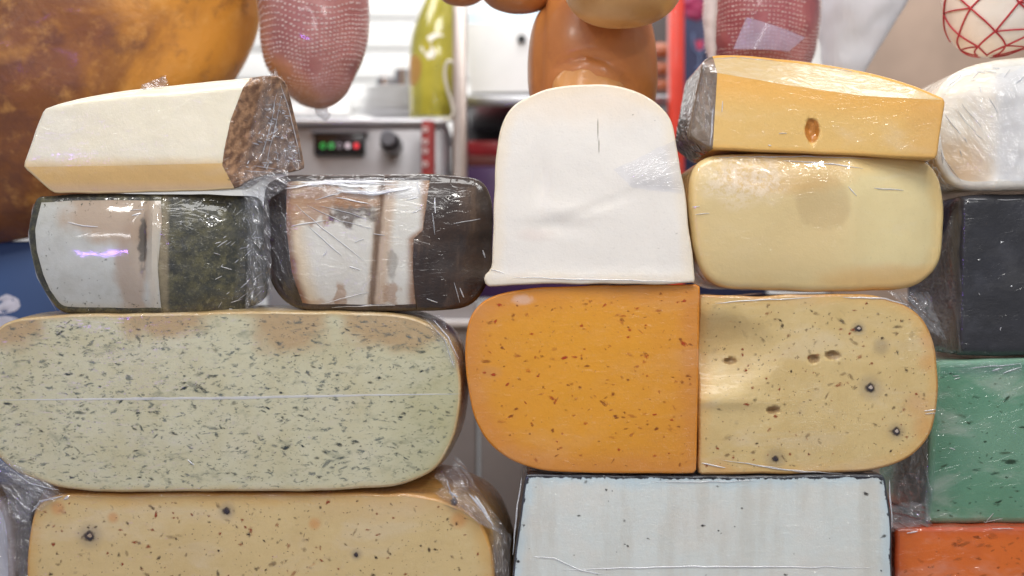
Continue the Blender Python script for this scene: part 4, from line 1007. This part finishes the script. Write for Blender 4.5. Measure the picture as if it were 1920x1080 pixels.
def fold(x, py, a):
    if math.sin(a) > 0.2: return 0
    c = 118 + 0.0062 * (x - 1098) ** 2 + (12 if x > 1130 else 0) * ramp01(x, 1130, 1175)
    dlt = py - c
    e = -9 * math.exp(-((dlt - 4) / 6) ** 2) * ramp01(x, 1030, 1052) * ramp01(-x, -1190, -1170) if abs(x - 1105) < 90 else 0
    e += -7 * math.exp(-((x - 1012 + 0.05 * (py - 100)) / 5) ** 2)
    return e
pear('large brown smoked cheese hanging behind the white arched cheese', [(1112, 30, -60), (1112, 58, -30), (1111, 88, 0), (1110, 108, 40), (1110, 119, 85), (1111, 121, 130), (1112, 119, 175), (1113, 105, 225), (1112, 60, 262), (1112, 5, 275)], 0.10, PB, fold)
pb = bpy.data.objects['smoked_cheese']
loft('lower_fold', [(1100, 10, 122), (1102, 40, 128), (1104, 58, 142), (1106, 70, 165), (1108, 76, 200), (1108, 60, 240), (1108, 8, 262)], 0.068, pear_mat('smoked_fold_skin', (206, 144, 80), (214, 154, 92), (184, 122, 70)), pb, 0.5, 40, 5, 0.03, 8)
pear('tan smoked cheese whose rounded bottom overlaps the large brown one', [(1172, 60, -150), (1172, 105, -100), (1170, 118, -50), (1168, 108, -5), (1166, 84, 28), (1164, 48, 46), (1163, 6, 51)], 0.03, PT)
pear('brown smoked cheese bottom at the top edge above the white box', [(972, 20, -160), (972, 66, -110), (973, 82, -60), (973, 76, -18), (973, 56, 10), (973, 28, 22), (973, 4, 25)], 0.10, PB)
pear('small brown smoked cheese bottom beside the bottle neck', [(866, 20, -140), (866, 55, -90), (866, 60, -50), (866, 50, -15), (866, 30, 5), (866, 4, 12)], 0.12, PB)

# white slat wall
slw = box('back_wall', -600, -420, 2520, 1300, 0.92, 0.95, simple('wall_backing', (222, 222, 220), 0.6, var=0.03), bev=0.0005); slw['kind'] = 'structure'
SLAT = simple('white_slat_paint', (240, 240, 238), 0.45, var=0.02)
for i, yy in enumerate(range(-196, 310, 58)):
    box('slat', 330, yy + 2, 905, yy + 55, 0.90, 0.921, SLAT, slw, bev=0.002)
PAN = simple('taupe_panel', (150, 128, 112), 0.6, var=0.1, vs=14)
box('panel', 1560, -400, 2500, 1300, 0.885, 0.921, PAN, slw)
GREYP = simple('grey_cabinet_panel', (150, 146, 148), 0.45, var=0.06, vs=12)

# steel heater with display, knob
mr = empty('countertop_oven', W(660, 420, 0.44), 'stainless countertop machine with lit button panel and black knob', 'machine')
box('housing', 500, 232, 832, 760, 0.44, 0.66, simple('satin_steel', (186, 186, 190), 0.4, 0.3, var=0.08, vs=30), mr, bev=0.003)
box('top_plate', 496, 222, 836, 234, 0.432, 0.665, simple('steel_lip', (196, 196, 200), 0.3, 0.5, var=0.04), mr, bev=0.002)
pn = box('display_panel', 588, 250, 684, 291, 0.433, 0.442, simple('display_black', (28, 26, 30), 0.25, coat=0.6, var=0.02), mr, bev=0.002)
box('display_frame', 583, 244, 690, 251, 0.431, 0.442, simple('frame_grey', (96, 92, 96), 0.4), mr, bev=0.001)
def glow(name, c, e):
    g = G(name); g.principled(lin(c), 0.4, emit=lin(c), estr=e); return g.mat
for i, (x, m) in enumerate(((605, glow('green_led', (70, 200, 90), 0.5)), (621, glow('green_led_bright', (90, 210, 110), 0.6)), (637, glow('grey_led', (150, 140, 150), 0.25)), (652, glow('white_led', (220, 205, 215), 0.4)), (668, glow('red_led', (230, 60, 70), 0.7)))):
    V = []; F = []; n = 18; c = W(x, 273, 0.4305)
    for rad in (5.4, 3.4):
        for j in range(n):
            a = 2 * math.pi * j / n; V.append(c + Vector((math.cos(a) * rad * 1.43 * S * 0.85, 0.001, math.sin(a) * rad * 1.43 * S)) - mr.location)
    for j in range(n): F.append((j, (j + 1) % n, n + (j + 1) % n, n + j))
    if i in (3, 4):
        V.append(c - mr.location + Vector((0, 0.001, 0))); F += [(n + j, n + (j + 1) % n, 2 * n) for j in range(n)]
    link_mesh('button_light', V, F, m, pn).location = (0, 0, 0)
def ycyl(name, x, y, r, d0, d1, mat, root, n=32, bev=0.15):
    V = []; F = []; k = (D + d0) / D
    for rad, dd in ((r * (1 - bev), d0), (r, d0 + (d1 - d0) * 0.2), (r, d1)):
        for i in range(n):
            a = 2 * math.pi * i / n; V.append(W(x + rad * math.cos(a), y + rad * math.sin(a), d0, k) + Vector((0, dd - d0, 0)) - root.location)
    for q in range(2):
        for i in range(n): F.append((q * n + i, q * n + (i + 1) % n, (q + 1) * n + (i + 1) % n, (q + 1) * n + i))
    F.append(tuple(range(n))); return link_mesh(name, V, F, mat, root, True, 40)
ycyl('knob', 731, 267, 20, 0.405, 0.44, simple('knob_black', (34, 34, 38), 0.3, coat=0.5), mr)
ycyl('knob_ring', 727, 258, 15, 0.399, 0.406, simple('knob_grey', (120, 122, 130), 0.3), mr)

# shakers, plates on the machine
def tumbler(name, label, cat, rows, y, mat, group=None, extra=None):
    root = empty(name, W(rows[-1][0], rows[-1][2], y), label, cat, group); loft('body', rows, y, mat, root, 1.0, 32, 0, sub=3); return root
CH = simple('chrome', (200, 200, 205), 0.12, 0.95, var=0.03)
WHT = simple('white_ceramic', (238, 238, 238), 0.3, coat=0.4, var=0.02)
tumbler('steel_canister', 'shorter steel canister behind the white plates', 'canister', [(722, 1, 148), (722, 14, 148.5), (722, 16, 152), (722, 17, 222)], 0.60, CH)
tumbler('steel_canister', 'taller steel canister beside the oil bottle', 'canister', [(756, 1, 134), (756, 15, 134.5), (756, 17, 138), (756, 17, 222)], 0.60, CH)
for i in range(5):
    yb = 222 - i * 11; x = 742 + (i % 2) * 3; r = 72 - i * 3
    root = empty('plate', W(x, yb, 0.53), ('bottom', 'second lowest', 'middle', 'second highest', 'topmost')[i] + ' white plate of the pile on the steel machine', 'plate', 'white plates piled on the machine')
    loft('dish', [(x, r * 0.55, yb), (x, r * 0.6, yb - 2), (x, r * 0.98, yb - 10), (x, r, yb - 11), (x, r * 0.9, yb - 10.5), (x, r * 0.5, yb - 5), (x, 1, yb - 4.5)], 0.53, WHT, root, 1.0, 40, 0, sub=2)
ro = empty('white_bag', W(560, 222, 0.50), 'crumpled white bag on the machine behind the netted ham', 'bag')
loft('bag_body', [(565, 20, 140), (562, 60, 148), (560, 82, 170), (562, 92, 200), (562, 96, 220), (562, 70, 222)], 0.52, WHT, ro, 0.5, 40, 14, 0.03, 3)

# oil bottle
g = G('olive_oil_glass'); ob = g.obj(); nn = g.noise(ob, 25, 3)
g.principled(g.mix(g.ss(nn, 0.35, 0.65), lin((206, 196, 84)), lin((176, 168, 60))), 0.08, coat=1.0, trans=0.55, sss=0.0); OIL = g.mat
br = empty('oil_bottle', W(818, 222, 0.46), 'tall yellow green oil bottle with a label and painted-on highlight beside the steel post', 'bottle')
bo, bat = loft('glass_body', [(832, 16, -120), (832, 20, -60), (830, 30, -10), (824, 44, 40), (820, 50, 80), (819, 52, 140), (819, 52, 215), (819, 46, 222)], 0.46, OIL, br, 1.0, 36, 0)
def bpatch(name, v0, v1, a0, a1, mat, lift=1.0, n=14, bl=0):
    V = []; F = []; rr = random.Random(5)
    for j in range(n + 1):
        for i in range(n + 1):
            u = i / n; v = j / n; s = math.sin(math.pi * u) ** 0.5 if bl else 1
            V.append(bat(v0 + (v1 - v0) * (0.5 + (v - 0.5) * (0.25 + 0.75 * s)), a0 + (a1 - a0) * u, lift))
    for j in range(n):
        for i in range(n): q = j * (n + 1) + i; F.append((q, q + 1, q + n + 2, q + n + 1))
    return link_mesh(name, V, F, mat, br, True, 60)
SQ = [(0.55, -1.35), (0.55, -1.6), (0.575, -1.85), (0.60, -1.75), (0.62, -1.65), (0.645, -1.7), (0.655, -1.9), (0.635, -2.05), (0.61, -2.1)]
V = []; F = []
for i, (v, a) in enumerate(SQ):
    wv = 0.012 * math.sin(math.pi * (i + 0.6) / (len(SQ) + 0.2)) + 0.004
    V += [bat(v - wv, a - 0.08, 0.8), bat(v + wv, a + 0.08, 1.6)]
for i in range(len(SQ) - 1): F.append((2 * i, 2 * i + 1, 2 * i + 3, 2 * i + 2))
link_mesh('label', V, F, simple('bottle_highlight_white', (240, 238, 230), 0.4, var=0.02), br)  # white squiggle painted on the glass as a highlight
bpatch('label_band', 0.64, 0.76, -2.9, -2.1, simple('bottle_label_orange', (196, 144, 84), 0.4, alpha=0.7), 0.7, bl=1)
bpatch('label_print', 0.66, 0.78, -1.7, -1.0, simple('bottle_label_yellow', (200, 190, 70), 0.4, alpha=0.5), 0.8, bl=1)

# cable / red pipe with rings
rp = empty('spice_tube', W(803, 420, 0.41), 'slim red tube with pale rings left of the steel post', 'tube')
loft('tube_body', [(803, 11, 236), (803, 13, 240), (803, 13, 420)], 0.41, simple('muted_red', (168, 66, 66), 0.35, coat=0.5), rp, 1.0, 20, 0, sub=2)
RG = simple('ring_white', (232, 224, 222), 0.4)
for yy in (243, 266, 283, 308):
    V = []; F = []; c = W(797, yy, 0.41 - 14 * S * 1.41) - rp.location
    for i in range(14):
        a = 2 * math.pi * i / 14
        for j in range(6):
            b = 2 * math.pi * j / 6; rr_ = (4 + 1.3 * math.cos(b)) * S * 1.41
            V.append(c + Vector((rr_ * math.cos(a), 1.3 * S * math.sin(b), rr_ * math.sin(a))))
    for i in range(14):
        for j in range(6): F.append((i * 6 + j, ((i + 1) % 14) * 6 + j, ((i + 1) % 14) * 6 + (j + 1) % 6, i * 6 + (j + 1) % 6))
    link_mesh('ring', V, F, RG, rp)
o = box('steel_post', 849, -300, 874, 1040, 0.40, 0.43, simple('post_steel', (186, 176, 170), 0.3, 0.7, var=0.08, vs=18)); tag(o, 'vertical brushed steel post between oil bottle and white box', 'post')
# wire hook beside the bottle
hk = empty('wire_hook', W(838, 220, 0.395), 'bent pale wire hook beside the steel post', 'hook')
V = []; F = []; path = [(848, 118), (842, 114), (836, 122), (834, 140), (838, 165), (846, 190), (850, 210), (844, 222), (832, 224)]
def tube(name, path, y, r, mat, root, n=8, sub=5):
    pts = []
    for i in range(len(path) - 1):
        a = Vector(path[max(0, i - 1)]); b = Vector(path[i]); c = Vector(path[i + 1]); d = Vector(path[min(len(path) - 1, i + 2)])
        for s in range(sub):
            t = s / sub; pts.append(0.5 * (2 * b + (c - a) * t + (2 * a - 5 * b + 4 * c - d) * t * t + (3 * b - 3 * c + d - a) * t ** 3))
    pts.append(Vector(path[-1])); V = []; F = []; k = (D + y) / D
    for i, p in enumerate(pts):
        t = pts[min(len(pts) - 1, i + 1)] - pts[max(0, i - 1)]; t.normalize(); nv = Vector((-t.y, t.x))
        for j in range(n):
            a = 2 * math.pi * j / n; q = p + nv * r * math.cos(a); V.append(W(q.x, q.y, y, k) + Vector((0, r * math.sin(a) * S * k, 0)) - root.location)
    for i in range(len(pts) - 1):
        for j in range(n): F.append((i * n + j, i * n + (j + 1) % n, (i + 1) * n + (j + 1) % n, (i + 1) * n + j))
    return link_mesh(name, V, F, mat, root, True, 60)
tube('wire', path, 0.395, 3, simple('pale_wire', (214, 208, 196), 0.35), hk)

# white till box, shelf, packages
tb = empty('white_box', W(950, 178, 0.50), 'white plastic box with one black round button on the steel shelf', 'box')
Wt = simple('white_plastic', (236, 238, 240), 0.35, coat=0.3, var=0.02)
quad_card('front_panel', [(872, 44), (1015, 42), (1012, 172), (882, 174)], 0.498, Wt, tb, th=0.09)
ycyl('button', 978, 72, 8, 0.492, 0.499, simple('button_black', (18, 18, 20), 0.3), tb)
o = box('blue_tablet', 882, 8, 1010, 43, 0.53, 0.55, simple('pale_blue_plastic', (196, 220, 232), 0.3, coat=0.4, var=0.03)); tag(o, 'pale blue panel standing on top of the white box', 'panel')
sh = box('shelf', 872, 178, 1262, 200, 0.49, 0.75, STEEL, bev=0.002); tag(sh, 'steel shelf edge carrying the white box', 'shelf')
o = box('shelf_cavity', 870, 200, 1262, 560, 0.70, 0.74, simple('dark_cavity', (44, 40, 44), 0.6)); tag(o, 'dark cabinet back below the steel shelf', 'cabinet')
o = box('red_package', 876, 264, 1100, 292, 0.52, 0.64, simple('red_pack', (150, 34, 44), 0.35, coat=0.4)); tag(o, 'red package on the dark shelf left of the white arched cheese', 'package')
o = box('brown_package', 876, 292, 1100, 312, 0.515, 0.64, simple('brown_pack', (112, 60, 56), 0.4)); tag(o, 'brown package directly beneath the red one', 'package')
o = box('purple_package', 876, 312, 1100, 560, 0.51, 0.64, simple('purple_pack', (78, 50, 96), 0.4)); tag(o, 'purple package at the bottom of the dark shelf', 'package')
# orange jars between hanging cheese and red post
o = box('dark_shelf_back', 1180, -260, 1262, 178, 0.72, 0.75, simple('shelf_back_grey', (86, 78, 76), 0.6)); tag(o, 'dark shelf back right of the hanging brown cheese', 'panel')
for x, y, r, lb in ((1238, 95, 20, 'upper'), (1240, 130, 18, 'middle'), (1240, 160, 16, 'lower')):
    root = empty('orange_sausage', W(x, y + r, 0.55), lb + ' reddish brown cured sausage beside the red post', 'sausage', 'sausages beside the red post')
    loft('sausage_body', [(x, 4, y - r * 0.75), (x, r * 1.2, y - r * 0.5), (x, r * 1.5, y), (x, r * 1.2, y + r * 0.5), (x, 4, y + r * 0.75)], 0.55, simple('sausage_skin', (170, 88, 48), 0.4, coat=0.4), root, 0.6, 24, 2, 0.05)
# red post and navy board
rpst = empty('red_post', W(1268, 700, 0.44), 'bright red vertical post between smoked cheese and navy board', 'post')
box('post_bar', 1256, -260, 1284, 900, 0.44, 0.47, simple('red_paint', (226, 66, 46), 0.35, coat=0.5, var=0.05), rpst, bev=0.006, seg=4)
nb = empty('menu_board', W(1350, 800, 0.52), 'navy board with faint wine glass drawing behind the golden wedge', 'board')
box('board_face', 1280, -260, 1440, 800, 0.52, 0.54, simple('navy_board', (40, 48, 84), 0.5, var=0.15, vs=30), nb)
LNE = simple('chalk_blue', (120, 140, 180), 0.6); LNP = simple('wine_pink', (196, 60, 100), 0.5); LNG = simple('chalk_teal', (130, 190, 180), 0.6)
yb = 0.517
tube('wine_glass_outline', [(1300, 62), (1300, 85), (1306, 96), (1312, 98), (1318, 96), (1324, 85), (1324, 62)], yb, 1.4, LNE, nb)
tube('wine_glass_stem', [(1312, 98), (1312, 112), (1312, 126)], yb, 1.3, LNE, nb); tube('wine_glass_foot', [(1304, 128), (1312, 126), (1320, 128)], yb, 1.3, LNE, nb)
quad_card('wine', [(1303, 76), (1321, 76), (1316, 93), (1308, 93)], yb, LNP, nb, th=0.002)
for r in (8, 14, 20): tube('ring_drawing', [(1306 + r * math.cos(a * math.pi / 6), 282 + r * math.sin(a * math.pi / 6)) for a in range(13)], yb, 1.4, LNE if r != 8 else LNG, nb, sub=2)
for r in (7, 13): tube('ring_drawing', [(1305 + r * math.cos(a * math.pi / 6), 215 + r * math.sin(a * math.pi / 6)) for a in range(13)], yb, 1.4, LNE, nb, sub=2)
loft('flower_drawing', [(1302, 3, -10), (1302, 20, 0), (1304, 24, 18), (1303, 14, 36), (1302, 2, 44)], 0.521, simple('magenta_paint', (150, 30, 80), 0.5), nb, 0.2, 24, 4, 0.08)

# white plastic bag hanging on the right
def bagm():
    g = G('translucent_bag'); o = g.obj(); n = g.noise(g.mapping(o, rot=(0, 0.5, 0), sc=(1, 1, 0.3)), 30, 4, 0.6)
    g.principled(lin((226, 228, 234)), 0.35, g.bump(n, 0.004), alpha=0.82, coat=0.4); return g.mat
bgr = empty('plastic_bag', W(1610, 130, 0.24), 'translucent white plastic bag hanging right of the netted ham', 'bag')
loft('bag_body', [(1640, 100, -200), (1630, 96, -60), (1618, 88, 0), (1606, 74, 40), (1594, 58, 80), (1586, 44, 120), (1580, 30, 170), (1576, 5, 200)], 0.24, bagm(), bgr, 0.5, 48, 9, 0.02, 6)

# white salami in red string
sl = empty('string_tied_cheese', W(1860, 104, 0.09), 'white rounded cheese bound in red string at the top right corner', 'cheese')
sb, sat = loft('cheese_body', [(1880, 60, -200), (1882, 110, -150), (1884, 122, -60), (1882, 116, 0), (1874, 100, 45), (1864, 76, 80), (1856, 40, 100), (1852, 6, 107)], 0.09, pear_mat('white_bloom_skin', (232, 218, 202), (240, 230, 218), (222, 204, 186)), sl, 0.9, 44, 5, 0.02, 3)
STR = simple('red_string', (188, 48, 56), 0.5)
def surf_tube(pts, r=2.6, n=6):
    den = []
    for (v0, a0), (v1, a1) in zip(pts[:-1], pts[1:]):
        for s in range(10): den.append((v0 + (v1 - v0) * s / 10, a0 + (a1 - a0) * s / 10))
    den.append(pts[-1]); P = [sat(v, a, 1.5) for v, a in den]; V = []; F = []
    for i, p in enumerate(P):
        t = (P[min(len(P) - 1, i + 1)] - P[max(0, i - 1)]).normalized(); u = t.cross(Vector((0, 1, 0.01))).normalized(); v = t.cross(u)
        for j in range(n):
            a = 2 * math.pi * j / n; V.append(p + (u * math.cos(a) + v * math.sin(a)) * r * S)
    for i in range(len(P) - 1):
        for j in range(n): F.append((i * n + j, i * n + (j + 1) % n, (i + 1) * n + (j + 1) % n, (i + 1) * n + j))
    link_mesh('string', V, F, STR, sl, True, 60)
rr = random.Random(2); nodes_ = {}
def nd(r_, q):
    if (r_, q) not in nodes_: nodes_[(r_, q)] = (0.22 + r_ * 0.145 + rr.uniform(-0.03, 0.03), -math.pi * 1.05 + (q + (r_ % 2) * 0.5) * math.pi / 3.4 + rr.uniform(-0.12, 0.12))
    return nodes_[(r_, q)]
for r_ in range(5):
    for q in range(5):
        surf_tube([nd(r_, q), nd(r_ + 1, q - 1 + (r_ % 2))], 1.9); surf_tube([nd(r_, q), nd(r_ + 1, q + (r_ % 2))], 1.9)
        if (r_ + q) % 2 == 0: surf_tube([nd(r_, q), nd(r_, q + 1)], 1.5)
# blue carton and grey cabinet behind the left and the gaps
bc = empty('blue_carton', W(0, 1262, 0.15), 'blue carton with white rounded lettering behind the stack on the left', 'carton')
box('carton_body', -140, 452, 120, 1200, 0.20, 0.30, simple('blue_card', (62, 92, 142), 0.5, var=0.08, vs=8), bc, bev=0.002)
LW = simple('letter_white', (226, 224, 236), 0.5)
loft('lettering', [(12, 1, 552), (14, 18, 560), (12, 26, 572), (8, 22, 582), (4, 10, 588)], 0.2, LW, bc, 0.06, 24, 3, 0.08, 2)
loft('lettering', [(10, 1, 592), (10, 24, 598), (8, 30, 610), (8, 26, 622), (8, 2, 630)], 0.2, LW, bc, 0.06, 24, 3, 0.08, 5)
cb = empty('grey_cabinet', W(950, 1262, 0.36), 'grey metal cabinet seen through the gap beside the orange block', 'cabinet')
box('door', 900, 560, 992, 1240, 0.38, 0.42, GREYP, cb, bev=0.003); box('door', 700, 560, 894, 1240, 0.38, 0.42, GREYP, cb, bev=0.003); box('door', 998, 560, 1500, 1240, 0.38, 0.42, GREYP, cb, bev=0.003)
box('top_trim', 690, 600, 1510, 612, 0.372, 0.385, simple('trim_white', (236, 234, 236), 0.4, var=0.02), cb, bev=0.001)
